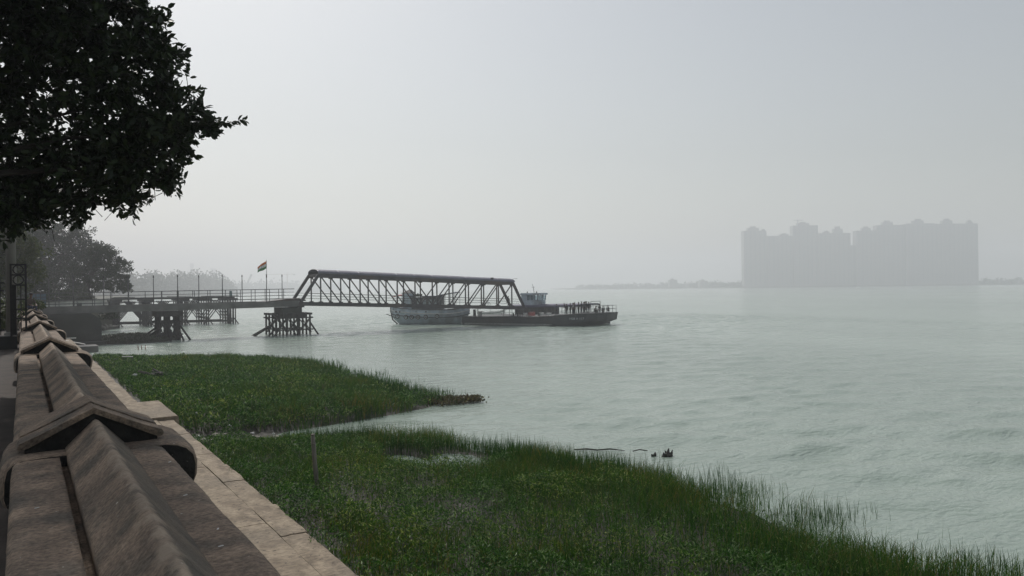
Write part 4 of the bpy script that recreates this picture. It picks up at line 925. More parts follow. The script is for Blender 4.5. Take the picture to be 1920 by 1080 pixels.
# low pale wall, kiosk and rubble of the landing beyond the jetty
def landing():
    r = empty('landing_wall', (4.5, 118, 3.9), rz=0, label='low pale rendered river wall beyond the jetty', cat='wall')
    pts = [(-3.5, -8), (-.5, -4), (2.2, 6), (6.6, 20)]
    for (a, b_) in zip(pts[:-1], pts[1:]): bar('wall_panel', (*a, .15), (*b_, .15), .3, 1.6, mat('pale_render', (.42, .41, .38), (.30, .30, .28), scale=.5, c3=(.25, .25, .24)), r)
    for (a, b_) in zip(pts[:-1], pts[1:]): bar('coping', (*a, 1.0), (*b_, 1.0), .42, .12, CONC, r)
    box('dark_opening', (1.9, 2.6, 4.6, 5.1, .2, .75), DCONC, r)
    k = empty('blue_kiosk', (1.6, 108, 4.4), label='small faded blue kiosk at the landward end of the jetty', cat='kiosk')
    box('body', (-.9, .8, -.8, .8, 0, 1.6), mat('kiosk_blue', (.10, .16, .21), (.07, .11, .15)), k); box('roof', (-1.05, .95, -.95, .95, 1.6, 1.7), CONC, k); box('counter', (-.8, .7, -.95, -.8, .8, .86), CONC, k)
    for i in range(14):
        b = MB(); s = random.uniform(.2, .5); chunk(b, (0, 0, 0), (s, s * .7, s * .5), (random.random(), random.random(), random.random() * 3), i + 90)
        b.build('rubble_block', RUBBLE, None, loc=(5.3 + i * .5 + random.uniform(-.4, .3), 115 + i * 1.75, .5 + random.uniform(0, .2)), label='pale rubble block on the mud shore below the landing wall', cat='rubble', group='rubble on the upstream shore')
landing()

# ------------------------------------------------------------------ pontoon, ferry and boats
PX, PY, PA = 60.83, 106.78, math.atan2(-18.5, 9.55)
def pl(x, y, z): c, s = math.cos(PA), math.sin(PA); return (PX + c * x - s * y, PY + s * x + c * y, z)
def sheer(x): return 1.42 + .03 * max(0, x - 8) / 8 + .50 * max(0, min(1, (x - 13.5) / 6.5)) ** 1.5
def pontoon():
    root = empty('pontoon', (PX, PY, 0), PA, label='long black landing pontoon with a raised rounded bow below the gangway', cat='pontoon')
    out = [(-.2, 0), (3, 0), (7, 0), (11, 0), (14, 0), (16.5, 0), (18.5, .05), (20.3, .35), (21.8, 1.2), (23.0, 2.6), (23.9, 4.4), (24.2, 6.2), (24.2, 8), (20, 8.2), (14, 8.2), (7, 8.2), (-.2, 8.2)]
    cx, cy_ = 11, 4.1
    def ring(z, f, dx=0): return [(x - (dx * max(0, (x - 18) / 6)) if x > 18 else x, y + (cy_ - y) * f, z if z is not None else sheer(x)) for x, y in out]
    b = MB(); b.sweep([ring(-.6, .03, 3.2), ring(.0, .02, 2.6), ring(.35, .005, 1.6), ring(.8, 0, .2), ring(None, 0, 0)], closed=True, caps=False)
    n = len(out); b.f.append(tuple(range(4 * n, 5 * n))); b.mi.append(0); b.f.append(tuple(range(n - 1, -1, -1))); b.mi.append(0)
    b.build('hull', HULLB, root)
    w = MB(); w.add([(.3, -.012, .34), (15.6, -.012, .34), (16.6, -.012, .22), (15.2, -.012, .08), (.3, -.012, .08)], [(0, 1, 2, 3, 4)])
    w.add([(.3, .01, .34), (15.6, .01, .34), (16.6, .01, .22), (15.2, .01, .08), (.3, .01, .08)], [(4, 3, 2, 1, 0)]); w.build('pale_waterline_strake', mat('grey_strake', (.26, .26, .25), (.16, .16, .16)), root)
    tube('rubbing_strake', [(x, y - .04, sheer(x) - .12) for x, y in out[:13]], .07, RUBBER, root, n=6)
    dk = [(x, y) for x, y in out if True]
    # gunwale light strip, bollards, railings
    tube('gunwale', [(12, .12, sheer(12) + .06), (15, .12, sheer(15) + .06), (18, .2, sheer(18) + .06)], .06, WHITEP, root, n=6)
    for x in (2.0, 9.2, 10.0, 13.8): tube('bollard', [(x, .7, sheer(x)), (x, .7, sheer(x) + .5), (x, .7, sheer(x) + .55)], [.12, .12, .17], IRON, root, n=8)
    def rail(pts, h, lv):
        for x, y in pts: bar('rail_post', (x, y, sheer(x)), (x, y, sheer(x) + h), .05, .05, RAILM, root)
        for f in lv: tube('rail', [(x, y, sheer(x) + h * f) for x, y in pts], .025, RAILM, root, n=6)
    rail([(7.6 + i * 1.55, .35) for i in range(8)], 1.15, (1, .55))
    rail([(20.3, .6), (21.7, 1.4), (22.8, 2.7), (23.7, 4.4), (24.0, 6.2), (24.0, 7.8)], 1.1, (1, .5))
    rail([(18.4, 7.9), (20, 7.9), (22, 7.9), (24.0, 7.8)], 1.1, (1, .5))
    box('gate_frame_post', (19.6, 19.68, 7.8, 7.88, sheer(19.6), sheer(19.6) + 1.75), RAILM, root)
    box('gate_frame_post', (21.2, 21.28, 7.8, 7.88, sheer(21), sheer(21) + 1.75), RAILM, root); bar('gate_frame_top', (19.6, 7.84, sheer(19.6) + 1.75), (21.28, 7.84, sheer(21) + 1.75), .07, .07, RAILM, root)
    for i, (x, y, sx, sy, h, m) in enumerate([(12.2, 1.4, .9, .7, .7, REDA), (14.0, 1.2, .7, .6, .6, WHITEP), (15.4, 1.0, .8, .6, .5, WHITEP), (10.9, 1.6, .5, .5, .6, WHITEP), (2.6, 1.2, .5, .5, .8, WHITEP), (1.6, 1.1, .35, .35, 1.1, RAILM)]):
        o = bevel_box('deck_box', (-sx / 2, sx / 2, -sy / 2, sy / 2, 0, h), m, None, bev=.03, label=['faded red deck box on the pontoon', 'white deck box standing right of the red one on the pontoon', 'low white deck box nearest the crowd on the pontoon', 'narrow white deck box left of the red one on the pontoon', 'white locker on the pontoon under the gangway end', 'thin grey post-like locker under the gangway end'][i], cat='box')
        o.location = pl(x, y, sheer(x)); o.rotation_euler = (0, 0, PA)
    # lettering on the bow
    cu = bpy.data.curves.new('lettering', 'FONT'); cu.body = 'HSB A 117'; cu.size = .50; cu.extrude = .004; cu.align_x = 'CENTER'
    t = bpy.data.objects.new('lettering', cu); COL.objects.link(t); bpy.context.view_layer.update()
    me = bpy.data.meshes.new_from_object(t.evaluated_get(bpy.context.evaluated_depsgraph_get())); bpy.data.objects.remove(t)
    me.materials.clear(); me.materials.append(mat('grey_lettering', (.42, .44, .45), (.3, .32, .33), scale=4))
    o = bpy.data.objects.new('lettering', me); COL.objects.link(o); o.parent = root
    ang = math.atan2(1.2 - .05, 21.8 - 18.5)
    o.matrix_local = Matrix.Translation((20.45, .36, 1.02)) @ Matrix.Rotation(ang, 4, 'Z') @ Matrix.Rotation(R(90), 4, 'X')
pontoon()
def ferry():
    root = empty('ferry_boat', pl(0, 8.7, 0), PA, label='low ferry with blue-grey wheelhouse and long canopy moored behind the pontoon', cat='ferry')
    st = [(1, .2, 1.5), (2, 1.4, 1.35), (4, 2.1, 1.25), (8, 2.4, 1.2), (14, 2.4, 1.25), (18, 2.0, 1.4), (20.5, 1.1, 1.7), (21.6, .15, 1.9)]
    rows = [[(x, 2.4 - w, z), (x, 2.4 - w * .92, .5), (x, 2.4 - w * .6, -.5), (x, 2.4 + w * .6, -.5), (x, 2.4 + w * .92, .5), (x, 2.4 + w, z)] for x, w, z in st]
    MB().sweep(rows, closed=True).build('hull', HULLB, root)
    w = MB().sweep([[(5.9, y, 2.9), (5.9, y, 3.85), (9.0, y, 3.85), (8.95, y, 2.9)] for y in (.8, 4.0)], closed=True).build('wheelhouse', BLUEG, root)
    MB().box(5.9, 7.0, .8, 4.0, 3.852, 4.75).build('rear_cabin', BLUEG, w)
    for y in (.86, 3.94):
        for x in (7.58, 8.28, 9.0): MB().bar((x, y, 3.85), (x + .08, y, 4.8), .16, .12).build('window_pillar', BLUEG, w)
    for y in (1.85, 2.92): MB().bar((9.0, y, 3.85), (9.08, y, 4.8), .12, .16).build('window_pillar', BLUEG, w)
    for a, b_ in ((7.02, 7.5), (7.68, 8.2), (8.4, 8.92)):
        for y in (.86, 3.94): MB().box(a, b_, y - .01, y + .01, 3.86, 4.68).build('side_window', CLEAR, w)
    for y0, y1 in ((.95, 1.78), (1.94, 2.85), (3.0, 3.85)): MB().box(9.02, 9.05, y0, y1, 3.86, 4.68).build('front_window', CLEAR, w)
    MB().box(5.8, 9.35, .65, 4.15, 4.76, 5.08).build('roof', BLUEG, w)
    tube('mast', [(7.6, 2.4, 5.1), (7.45, 2.4, 6.0), (7.25, 2.4, 6.7)], [.05, .04, .02], RAILM, root, n=6); bar('mast_cross', (7.25, 2.1, 6.1), (7.6, 2.7, 6.1), .05, .05, RAILM, root)
    for x in (6.9, 8.7): tube('deck_light', [(x, 1.2, 5.12), (x, 1.2, 5.35)], .1, IRON, root, n=8)
    rf = []
    for x in np.linspace(3.4, 19.0, 9): rf.append([(x, .15 + 4.5 * (1 - math.cos(t)) / 2, 2.75 + .28 * math.sin(t) + .015 * x) for t in np.linspace(0, math.pi, 9)])
    o = MB().sweep(rf).build('canopy', PURP, root, smooth=True); o.modifiers.new('thickness', 'SOLIDIFY').thickness = .06
    bar('canopy_fascia', (3.4, .13, 2.72), (19, .13, 2.95), .05, .32, PURP, root)
    for x in np.arange(3.8, 19, 1.35):
        for y in (.3, 4.5): bar('canopy_post', (x, y, 1.1), (x, y, 2.8 + .01 * x), .07, .07, RAILM, root)
    box('engine_cabin', (4.4, 11.8, 1.2, 3.6, 1.2, 2.9), CABIN, root)
    bar('bulwark_rail', (11.5, .1, 1.75), (19.2, .3, 1.85), .05, .05, RAILM, root); bar('bulwark_rail', (11.5, 4.7, 1.75), (19.2, 4.5, 1.85), .05, .05, RAILM, root)
    for a in (9.4, 9.9): tube('hand_loop', [(a, .9, 2.95), (a, .9, 3.5), (a + .35, .9, 3.5), (a + .35, .9, 2.95)], .025, RAILM, root, n=6)
ferry()
def country_boat():
    root = empty('country_boat', (58.6, 114.2, 0), R(-41), label='old blue-grey wooden passenger boat with a cabin moored behind the gangway', cat='boat')
    st = [(-6.9, .1, 3.15), (-6.3, .9, 3.0), (-5.2, 1.55, 2.85), (-3, 2.0, 2.65), (0, 2.15, 2.5), (3, 2.05, 2.45), (5, 1.7, 2.6), (6.2, 1.1, 2.8), (6.9, .2, 3.0)]
    rows = []
    for x, w, z in st:
        k = abs(x) / 6.9; zb = -.5 + (1.5 * max(0, k - .72) / .28)
        rows.append([(x, -w, z), (x, -w * 1.03, z - .7), (x, -w * 1.0, z - 1.3), (x * .985, -w * .78, zb + .75), (x * .95, -w * .35, zb), (x * .95, w * .35, zb), (x * .985, w * .78, zb + .75), (x, w, z - 1.3), (x, w * 1.03, z - .7), (x, w, z)])
    h = MB().sweep(rows, closed=True).build('hull', BLUEG, root, smooth=True)
    for dz, m in ((0.0, CABIN), (-.68, WHITEP), (-1.32, CABIN)):
        for s in (-1, 1): tube('strake', [(x * 1.0, s * (w * 1.03 + .03), z + dz) for x, w, z in st], .07, m, h, n=6)
    tube('stem_post', [(-7.0, 0, 3.4), (-7.0, 0, 2.2), (-6.7, 0, .8), (-5.6, 0, -.2)], .12, CABIN, h, n=6)
    bar('bow_spur', (-7.7, -.3, 1.75), (-5.9, -1.2, 1.15), .12, .12, CABIN, h)
    for x in (-5.6, -4.9, -1.9, -.2, 3.9): box('scupper', (x - .12, x + .12, -2.3 + abs(x) * .11, -2.0 + abs(x) * .11, 2.02, 2.3), CABIN, h)
    box('deck', (-5.6, 5.6, -1.4, 1.4, 2.18, 2.26), CABIN, root)
    c = MB().sweep([[(x, y, 2.26), (x, y, zt)] for x, y, zt in ((-2.9, -1.4, 4.6), (2.2, -1.4, 4.75), (2.2, 1.4, 4.75), (-2.9, 1.4, 4.6), (-2.9, -1.4, 4.6))]).build('cabin', CABIN, root)
    MB().box(-3.2, 2.5, -1.65, 1.65, 4.72, 4.82).build('cabin_roof', PURP, c)
    wh = MB().sweep([[(x, y, 2.26), (x, y, 5.3)] for x, y in ((-4.6, -1.2), (-3.0, -1.2), (-3.0, 1.2), (-4.6, 1.2), (-4.6, -1.2))]).build('wheel_cabin', BLUEG, root)
    MB().add([(-4.8, -1.35, 5.3), (-2.9, -1.35, 5.3), (-2.9, 1.35, 5.3), (-4.8, 1.35, 5.3), (-3.6, -.3, 5.95), (-3.4, .3, 5.95)], [(0, 1, 4), (1, 2, 5, 4), (2, 3, 5), (3, 0, 4, 5), (0, 3, 2, 1)]).build('peaked_roof', CABIN, wh)
    for x in (-4.3, -3.6): tube('arched_window', [(x, -1.23, 3.3), (x, -1.23, 4.3), (x + .2, -1.23, 4.55), (x + .4, -1.23, 4.3), (x + .4, -1.23, 3.3)], .04, WHITEP, wh, n=5)
    for x in (-1.9, -.9, .1, 1.1): MB().box(x, x + .55, -1.425, -1.395, 3.35, 4.2).build('window', GLASS, c)
    o = MB().sweep([[(x, y, z) for y in (-1.7, 0, 1.7)] for x, z in ((1.6, 4.9), (3.2, 5.2), (5.0, 5.45))]).build('stern_canopy', PURP, root); o.modifiers.new('thickness', 'SOLIDIFY').thickness = .12
    for x, z in ((3.0, 5.15), (4.0, 5.3), (4.9, 5.4)):
        for y in (-1.6, 1.6): bar('canopy_post', (x, y, 2.3), (x, y, z), .07, .07, RAILM, root)
    for z in (2.9, 3.4): bar('stern_rail', (2.3, -1.6, z), (4.9, -1.6, z), .04, .04, WHITEP, root)
    o = MB().sweep([[(x, y, z + .1 * math.sin(y * 3)) for y in (-1.0, -.3, .4, 1.0)] for x, z in ((-6.4, 4.75), (-5.8, 4.95), (-4.7, 5.05))]).build('red_awning', REDA, root); o.modifiers.new('thickness', 'SOLIDIFY').thickness = .04
    for x in (-6.3, -4.8):
        for y in (-.95, .95): bar('awning_post', (x, y, 2.4), (x, y, 4.85), .05, .05, RAILM, root)
    tube('mast', [(.6, 0, 4.8), (.5, 0, 6.8)], [.04, .02], RAILM, root, n=6); tube('exhaust', [(-2.2, .2, 4.8), (-2.2, .2, 5.3)], .12, IRON, root, n=8)
    box('roof_crate', (-2.4, -1.5, -.6, .6, 4.83, 5.15), mat('olive_crate', (.08, .1, .05), (.05, .06, .03)), root)
    c_, s_ = math.cos(R(-41)), math.sin(R(-41))
    for i, x in enumerate((-5.35, -3.75, -2.7, -1.55, -.2, 1.75)):
        w = np.interp(x, [s[0] for s in st], [s[1] for s in st]); yy = -w * 1.03 - .15; z = 1.25 + (.12 if i in (0, 5) else 0)
        ty = empty('tyre_fender', (58.6 + c_ * x - s_ * yy, 114.2 + s_ * x + c_ * yy, z), R(-41), label='old tyre hung as a fender on the side of the blue-grey boat', cat='tyre', group='tyre fenders on the blue-grey boat')
        ring = [(.30 * math.cos(t), 0, .30 * math.sin(t)) for t in np.linspace(0, 2 * math.pi, 17)]
        tube('tyre', ring, .10, RUBBER, ty, n=8); bar('rope', (0, .02, .3), (0, .08, 1.15), .03, .03, WHITEP, ty)
        pr = [(.235 * math.cos(t), -.07, .235 * math.sin(t)) for t in np.linspace(0, 2 * math.pi, 17)]; tube('painted_rim', pr, .03, WHITEP, ty, n=5)
country_boat()
def white_launch():
    root = empty('white_launch', (80.5, 129.5, 0), R(-35), label='small white launch glimpsed behind the pontoon under the gangway', cat='boat')
    st = [(-2.6, 1.0, 1.25), (-1, 1.15, 1.2), (1, 1.05, 1.3), (2.2, .6, 1.5), (2.9, .08, 1.75)]
    MB().sweep([[(x, -w, z), (x, -w * .95, z - .35), (x, -w * .6, -.3), (x, w * .6, -.3), (x, w * .95, z - .35), (x, w, z)] for x, w, z in st], closed=True).build('hull', WHITEP, root)
    tube('rub_rail', [(x, -w - .02, z - .35) for x, w, z in st], .05, RAILM, root, n=6)
    box('windscreen_frame', (-.2, -.1, -.8, .8, 1.3, 1.9), GLASS, root); box('bench', (-2.2, -1.6, -.8, .8, 1.0, 1.35), WHITEP, root); box('outboard', (-2.95, -2.6, -.2, .2, .6, 1.8), WHITEP, root)
white_launch()

# ------------------------------------------------------------------ people
def person(loc, rz, pose, shirt, trouser, label, group=None, scale=1.0):
    """skeleton grown with Skin + Subdivision; x forward, z up, feet at z = 0 (or seat at z = 0)"""
    P_ = {}; E_ = []
    def v(n, p, r, par=None):
        P_[n] = (Vector(p), r)
        if par: E_.append((par, n))
    lean = {'stand': 0, 'walk': .05, 'lean': .28, 'sit': .12, 'squat': .3}[pose]
    hip = {'stand': .93, 'walk': .91, 'lean': .92, 'sit': .10, 'squat': .30}[pose]
    def tz(x, z): return (x + math.sin(lean) * z, 0, hip + math.cos(lean) * z)
    v('pelvis', (0, 0, hip), .145); v('belly', tz(0, .17), .125, 'pelvis'); v('chest', tz(.01, .36), .145, 'belly'); v('neck0', tz(.0, .50), .09, 'chest'); v('neck', tz(.02, .57), .055, 'neck0')
    v('jaw', tz(.055, .64), .070, 'neck'); v('skull', tz(.05, .74), .098, 'jaw'); v('crown', tz(.03, .80), .07, 'skull')
    for s, n in ((1, 'l'), (-1, 'r')):
        if pose == 'walk': k, f = ((.16, .50), (-.02 + .0, .09)) if s > 0 else ((-.02, .47), (-.30, .14))
        elif pose == 'sit': k, f = (.42, .12), (.46, -.33)
        elif pose == 'squat': k, f = (.36, .52), (.12, .08)
        else: k, f = (.03, .49), (-.01, .08)
        if pose == 'walk' and s > 0: f = (.30, .08)
        w = .09 if pose not in ('sit', 'squat') else .12
        v('hip' + n, (0, s * .085, hip - .05), .10, 'pelvis'); v('thigh' + n, ((k[0]) * .5, s * w, (hip - .05 + k[1]) / 2), .086, 'hip' + n); v('knee' + n, (k[0], s * (w + .01), k[1]), .060, 'thigh' + n)
        v('calf' + n, (k[0] * .65 + f[0] * .35, s * w, k[1] * .65 + f[1] * .35), .056, 'knee' + n); v('ankle' + n, (f[0], s * w, f[1]), .040, 'calf' + n); v('heel' + n, (f[0] + .02, s * w, f[1] - .045), .040, 'ankle' + n); v('toe' + n, (f[0] + .19, s * (w + .02), f[1] - .055), .028, 'heel' + n)
        sh = Vector(tz(0, .45)); sh.y = s * .175
        v('shoulder' + n, sh, .062, 'chest')
        if pose == 'walk': el, ha = (sh + Vector((-.10 * s, s * .05, -.27)), sh + Vector((.06 - .14 * s, s * .06, -.50)))
        elif pose == 'lean': el, ha = (sh + Vector((.12, s * .06, -.25)), sh + Vector((.33, s * .02, -.30)))
        elif pose in ('sit', 'squat'): el, ha = (sh + Vector((.12, s * .06, -.25)), sh + Vector((.32, -s * .02, -.33)))
        else: el, ha = (sh + Vector((-.03, s * .07, -.28)), sh + Vector((.04, s * .06, -.53)))
        d = (ha - el).normalized(); pd = Vector((0, -s, 0)) if abs(d.z) < .8 else Vector((1, 0, 0))
        v('elbow' + n, el, .044, 'shoulder' + n); v('wrist' + n, ha, .029, 'elbow' + n); v('palm' + n, ha + d * .07, .036, 'wrist' + n)
        for q in range(4): v('f%d%s' % (q, n), ha + d * (.115 + (.075, .085, .08, .062)[q] - .02) + pd * (.027 * (1.5 - q)) * 1.2, .010, 'palm' + n)
        v('th' + n, ha + d * .09 + pd * .075, .011, 'palm' + n)
    names = list(P_); idx = {n: i for i, n in enumerate(names)}
    me = bpy.data.meshes.new('person'); me.from_pydata([tuple(P_[n][0] * scale) for n in names], [(idx[a], idx[b_]) for a, b_ in E_], [])
    o = bpy.data.objects.new('person', me); COL.objects.link(o)
    sk = o.modifiers.new('skin', 'SKIN'); sv = me.skin_vertices[0].data
    for n in names: sv[idx[n]].radius = (P_[n][1] * scale,) * 2; sv[idx[n]].use_root = (n == 'pelvis')
    o.modifiers.new('sub', 'SUBSURF').levels = 1; o.modifiers['sub'].render_levels = 1
    bpy.context.view_layer.update()
    m2 = bpy.data.meshes.new_from_object(o.evaluated_get(bpy.context.evaluated_depsgraph_get())); o.modifiers.clear(); o.data = m2
    m2.materials.clear()
    for m in (shirt, trouser, SKIN): m2.materials.append(m)
    pts = np.array([tuple(P_[n][0] * scale) for n in names])
    def kind(n): return 2 if n[:2] in ('ne', 'ja', 'sk', 'cr', 'wr', 'pa', 'th') and n not in ('thighl', 'thighr', 'neck0') or n[0] == 'f' else (1 if n[:3] in ('hip', 'thi', 'kne', 'cal', 'ank', 'hee', 'toe', 'pel') else 0)
    ks = [kind(n) for n in names]
    for p in m2.polygons:
        p.use_smooth = True; p.material_index = ks[int(np.argmin(((pts - np.array(p.center)) ** 2).sum(1)))]
    # hair cap, eyes, nose, ears belong to the head
    H = Vector(P_['skull'][0]) * scale
    b = MB(); rows = []
    for i in range(6):
        t = i / 5 * math.pi * .52; rows.append([H + Vector((-.018 + .112 * math.sin(t) * math.cos(a) * (1 if math.cos(a) < .3 else .86), .106 * math.sin(t) * math.sin(a), .012 + .125 * math.cos(t))) * scale for a in np.linspace(0, 2 * math.pi, 12, endpoint=False)])
    b.sweep(rows, closed=True).build('hair', HAIR, o, smooth=True)
    f = MB()
    f.tube([H + Vector((.085, 0, -.01)) * scale, H + Vector((.118, 0, -.04)) * scale, H + Vector((.10, 0, -.052)) * scale], [.008, .014, .006], 6)
    for s in (-1, 1): f.tube([H + Vector((0, s * .088, .0)) * scale, H + Vector((-.008, s * .108, .005)) * scale, H + Vector((0, s * .095, -.045)) * scale], [.014, .018, .006], 6)
    f.build('nose_and_ears', SKIN, o, smooth=True)
    e = MB()
    for s in (-1, 1): e.tube([H + Vector((.080, s * .034, .004)) * scale, H + Vector((.098, s * .033, .004)) * scale], [.012, .007], 6)
    e.tube([H + Vector((.085, -.026, -.078)) * scale, H + Vector((.096, 0, -.079)) * scale, H + Vector((.085, .026, -.078)) * scale], .006, 5)
    e.build('eyes_and_mouth', HAIR, o)
    o.location = loc; o.rotation_euler = (0, 0, rz)
    return tag(o, label, 'person', group)
cl = lambda n, c: mat('cloth_' + n, c, tuple(x * .75 for x in c), scale=5, rough=.9)
DARK = [cl('charcoal', (.035, .035, .04)), cl('navy', (.03, .04, .075)), cl('brown', (.07, .05, .04)), cl('maroon', (.11, .035, .04)), cl('grey', (.16, .16, .17)), cl('pale', (.45, .43, .42)), cl('olive', (.07, .075, .045)), cl('black', (.018, .018, .02))]
cr = 'people crowded on the pontoon bow'
crowd = [(15.9, 2.8, 'stand', 1.2, 1, 0, 'person in dark blue standing alone before the ferry canopy, legs apart'),
         (17.6, 2.6, 'lean', 2.5, 7, 0, 'person in black leaning forward at the landward edge of the crowd'),
         (18.2, 1.6, 'stand', .3, 7, 7, 'person in black standing in front of the leaning person'),
         (18.4, 3.6, 'stand', 2.0, 0, 1, 'person in dark clothes standing in the crowd on the pontoon bow'),
         (18.9, 3.0, 'stand', 4.0, 3, 7, 'person in a maroon top in the crowd on the pontoon bow'),
         (19.3, 2.2, 'lean', 3.4, 5, 0, 'person in a pale shirt bending in the crowd on the pontoon bow'),
         (20.1, 3.0, 'stand', 5.0, 0, 1, 'person in dark clothes standing in the crowd on the pontoon bow'),
         (20.6, 3.6, 'walk', 2.8, 6, 0, 'person in olive stepping along the seaward side of the crowd'),
         (21.2, 3.4, 'stand', 3.3, 7, 7, 'person in black standing straight at the riverward end of the crowd'),
         (19.8, 4.6, 'stand', 1.0, 2, 0, 'person in brown standing behind the crowd near the ferry')]
for x, y, rz in [(18.0, 4.4, .5), (18.8, 4.9, 2.2), (19.2, 3.9, 4.4), (17.2, 3.8, 1.4), (20.4, 4.4, 3.0), (19.6, 1.6, 2.4), (20.8, 2.6, 4.0), (18.6, 2.2, 1.9)]:
    crowd.append((x, y, 'stand', rz, 0, 7, 'person in dark clothes standing in the crowd on the pontoon bow'))
for i, (x, y, po, rz, s, t, lb) in enumerate(crowd):
    person(pl(x, y, sheer(x) + .002), rz, po, DARK[s], DARK[t], lb, cr, random.uniform(.95, 1.03))
seat = [(22.8, 3.9, 'sit', 3.6, 0, 1, .40, 'person sitting high on the bow bench by the pontoon rail'), (23.1, 4.4, 'squat', 4.2, 4, 0, 0, 'person in grey squatting beside the bench on the pontoon bow'), (23.3, 6.4, 'squat', 3.4, 7, 0, 0, 'person in black squatting at the tip of the pontoon bow'), (22.2, 3.2, 'squat', 5.2, 2, 7, 0, 'person in brown squatting between the crowd and the bow bench')]
for x, y, po, rz, s, t, dz, lb in seat: person(pl(x, y, sheer(x) + dz + .002), rz, po, DARK[s], DARK[t], lb, cr)
bn = empty('bow_bench', pl(22.8, 3.9, sheer(22.8)), PA, label='small dark bench on the pontoon bow under the seated person', cat='bench')
box('seat', (-.6, .6, -.22, .22, .36, .42), TIMBER, bn)
for x in (-.5, .5): box('leg', (x - .04, x + .04, -.18, .18, 0, .36), TIMBER, bn)
person((66.55, 101.6, bz(66.55) + .125), R(180), 'walk', DARK[2], DARK[0], 'person walking up the covered gangway at its river end')
person((.36, 53.2, 5.12), R(-60), 'sit', DARK[2], DARK[1], 'person in dark clothes sitting on the parapet beyond the gate pillar')
def bicycle():
    root = empty('bicycle', (62.7, 102.4, bz(62.7) + .12), R(2), label='bicycle standing against the far rail of the gangway', cat='bicycle')
    for x in (-.52, .52):
        w = empty('wheel', (x, 0, .34)); w.parent = root
        tube('tyre', [(.32 * math.cos(t), 0, .32 * math.sin(t)) for t in np.linspace(0, 2 * math.pi, 25)], .022, RUBBER, w, n=6)
        b = MB()
        for t in np.linspace(0, math.pi, 7)[:-1]: b.bar((.31 * math.cos(t), 0, .31 * math.sin(t)), (-.31 * math.cos(t), 0, -.31 * math.sin(t)), .006, .006)
        b.tube([(0, -.03, 0), (0, .03, 0)], .03, 6); b.build('spokes', RAILM, w)
    b = MB()
    for p, q in [((-.52, .34), (-.12, .30)), ((-.12, .30), (-.25, .85)), ((-.22, .75), (.36, .78)), ((-.12, .30), (.38, .70)), ((-.52, .34), (-.22, .75)), ((.33, .95), (.52, .34))]: b.tube([(p[0], 0, p[1]), (q[0], 0, q[1])], .018, 6)
    b.build('frame', IRON, root, smooth=True)
    tube('handlebar', [(.25, -.26, 1.02), (.34, -.14, .98), (.33, 0, .96), (.34, .14, .98), (.25, .26, 1.02)], .014, RAILM, root, n=6)
    bevel_box('saddle', (-.38, -.12, -.07, .07, .85, .91), RUBBER, root, bev=.02)
    box('carrier', (-.75, -.4, -.08, .08, .70, .72), IRON, root)
bicycle()

# ------------------------------------------------------------------ towers on the opposite bank, cranes, chimneys
A0, A1 = Vector((1091.7, 884.4, 0)) * 1.2, Vector((1447, 649.2, 0)) * 1.2
tdir = (A1 - A0) / (1838 - 1397); tang = math.atan2(tdir.y, tdir.x); pxm = tdir.length
back = Vector((fw.x, fw.y, 0))
def tower(x0, x1, top, bumps, label, dep=0, name='tower_block'):
    mpp = 1.159; w = (x1 - x0) * pxm; h = (537 - top) * mpp
    c = A0 + tdir * ((x0 + x1) / 2 - 1397) + back * (14 + dep)
    root = empty(name, (c.x, c.y, 2.5), tang, label=label, cat='building')
    box('body', (-w / 2, w / 2, -9, 9, -.5, h), TOWER, root)
    nb = max(2, int(w / 9)); b = MB(); fl = int(h / 3.2)
    for i in range(nb):
        xc = -w / 2 + w * (i + .5) / nb
        for k in range(1, fl): b.box(xc - 2.6, xc + 2.6, -10.1, -9.01, k * 3.2, k * 3.2 + 1.0)
    b.build('balconies', mat('balcony_white', (.33, .32, .31), (.29, .28, .275), scale=.05), root, kind='stuff')
    b = MB()
    for i in range(nb):
        xc = -w / 2 + w * (i + .5) / nb
        for k in range(1, fl): b.box(xc - 1.8, xc + 1.8, -9.06, -9.003, k * 3.2 + 1.05, k * 3.2 + 2.7)
    b.build('windows', mat('tower_glass', (.17, .18, .19), (.15, .16, .17), rough=.3), root, kind='stuff')
    for (bx0, bx1, bt) in bumps:
        xa = ((bx0 + bx1) / 2 - (x0 + x1) / 2) * pxm; bw = (bx1 - bx0) * pxm; bh = (top - bt) * mpp
        box('roof_block', (xa - bw / 2, xa + bw / 2, -5, 5, h + .01, h + bh * .65), TOWER, root); box('roof_tank', (xa - bw / 4, xa + bw / 4, -3, 3, h + bh * .65 + .01, h + bh), TOWER, root)
tower(1397, 1440, 432, [(1406, 1427, 423), (1433, 1439, 428)], 'hazy tower with a domed roof at the upstream end of the skyline')
tower(1441, 1489, 442, [(1467, 1483, 437)], 'lower flat topped hazy tower beside the domed one')
tower(1490, 1537, 423, [(1500, 1522, 416)], 'tallest hazy tower of the upstream group, carrying a roof crane')
tower(1538, 1598, 438, [(1550, 1560, 433), (1568, 1585, 425)], 'hazy tower with a stepped roof just before the gap in the skyline')
tower(1597, 1610, 461, [], 'low link block filling the foot of the gap between the towers', dep=6)
tower(1609, 1648, 434, [(1622, 1638, 426)], 'hazy tower just after the gap in the skyline')
tower(1649, 1701, 424, [(1662, 1681, 415)], 'hazy tower second after the gap in the skyline', dep=3)
tower(1702, 1755, 422, [(1718, 1737, 413)], 'hazy tower third after the gap in the skyline', dep=-2)
tower(1756, 1838, 423, [(1774, 1792, 413), (1822, 1830, 416)], 'widest hazy tower slab at the downstream end of the skyline')
tower(1916, 1960, 486, [(1926, 1944, 478)], 'separate faint tower standing apart downstream of the skyline', dep=420)
tower(1286, 1302, 521, [(1290, 1296, 518)], 'small faint house among the trees of the opposite bank', dep=160, name='riverside_house')
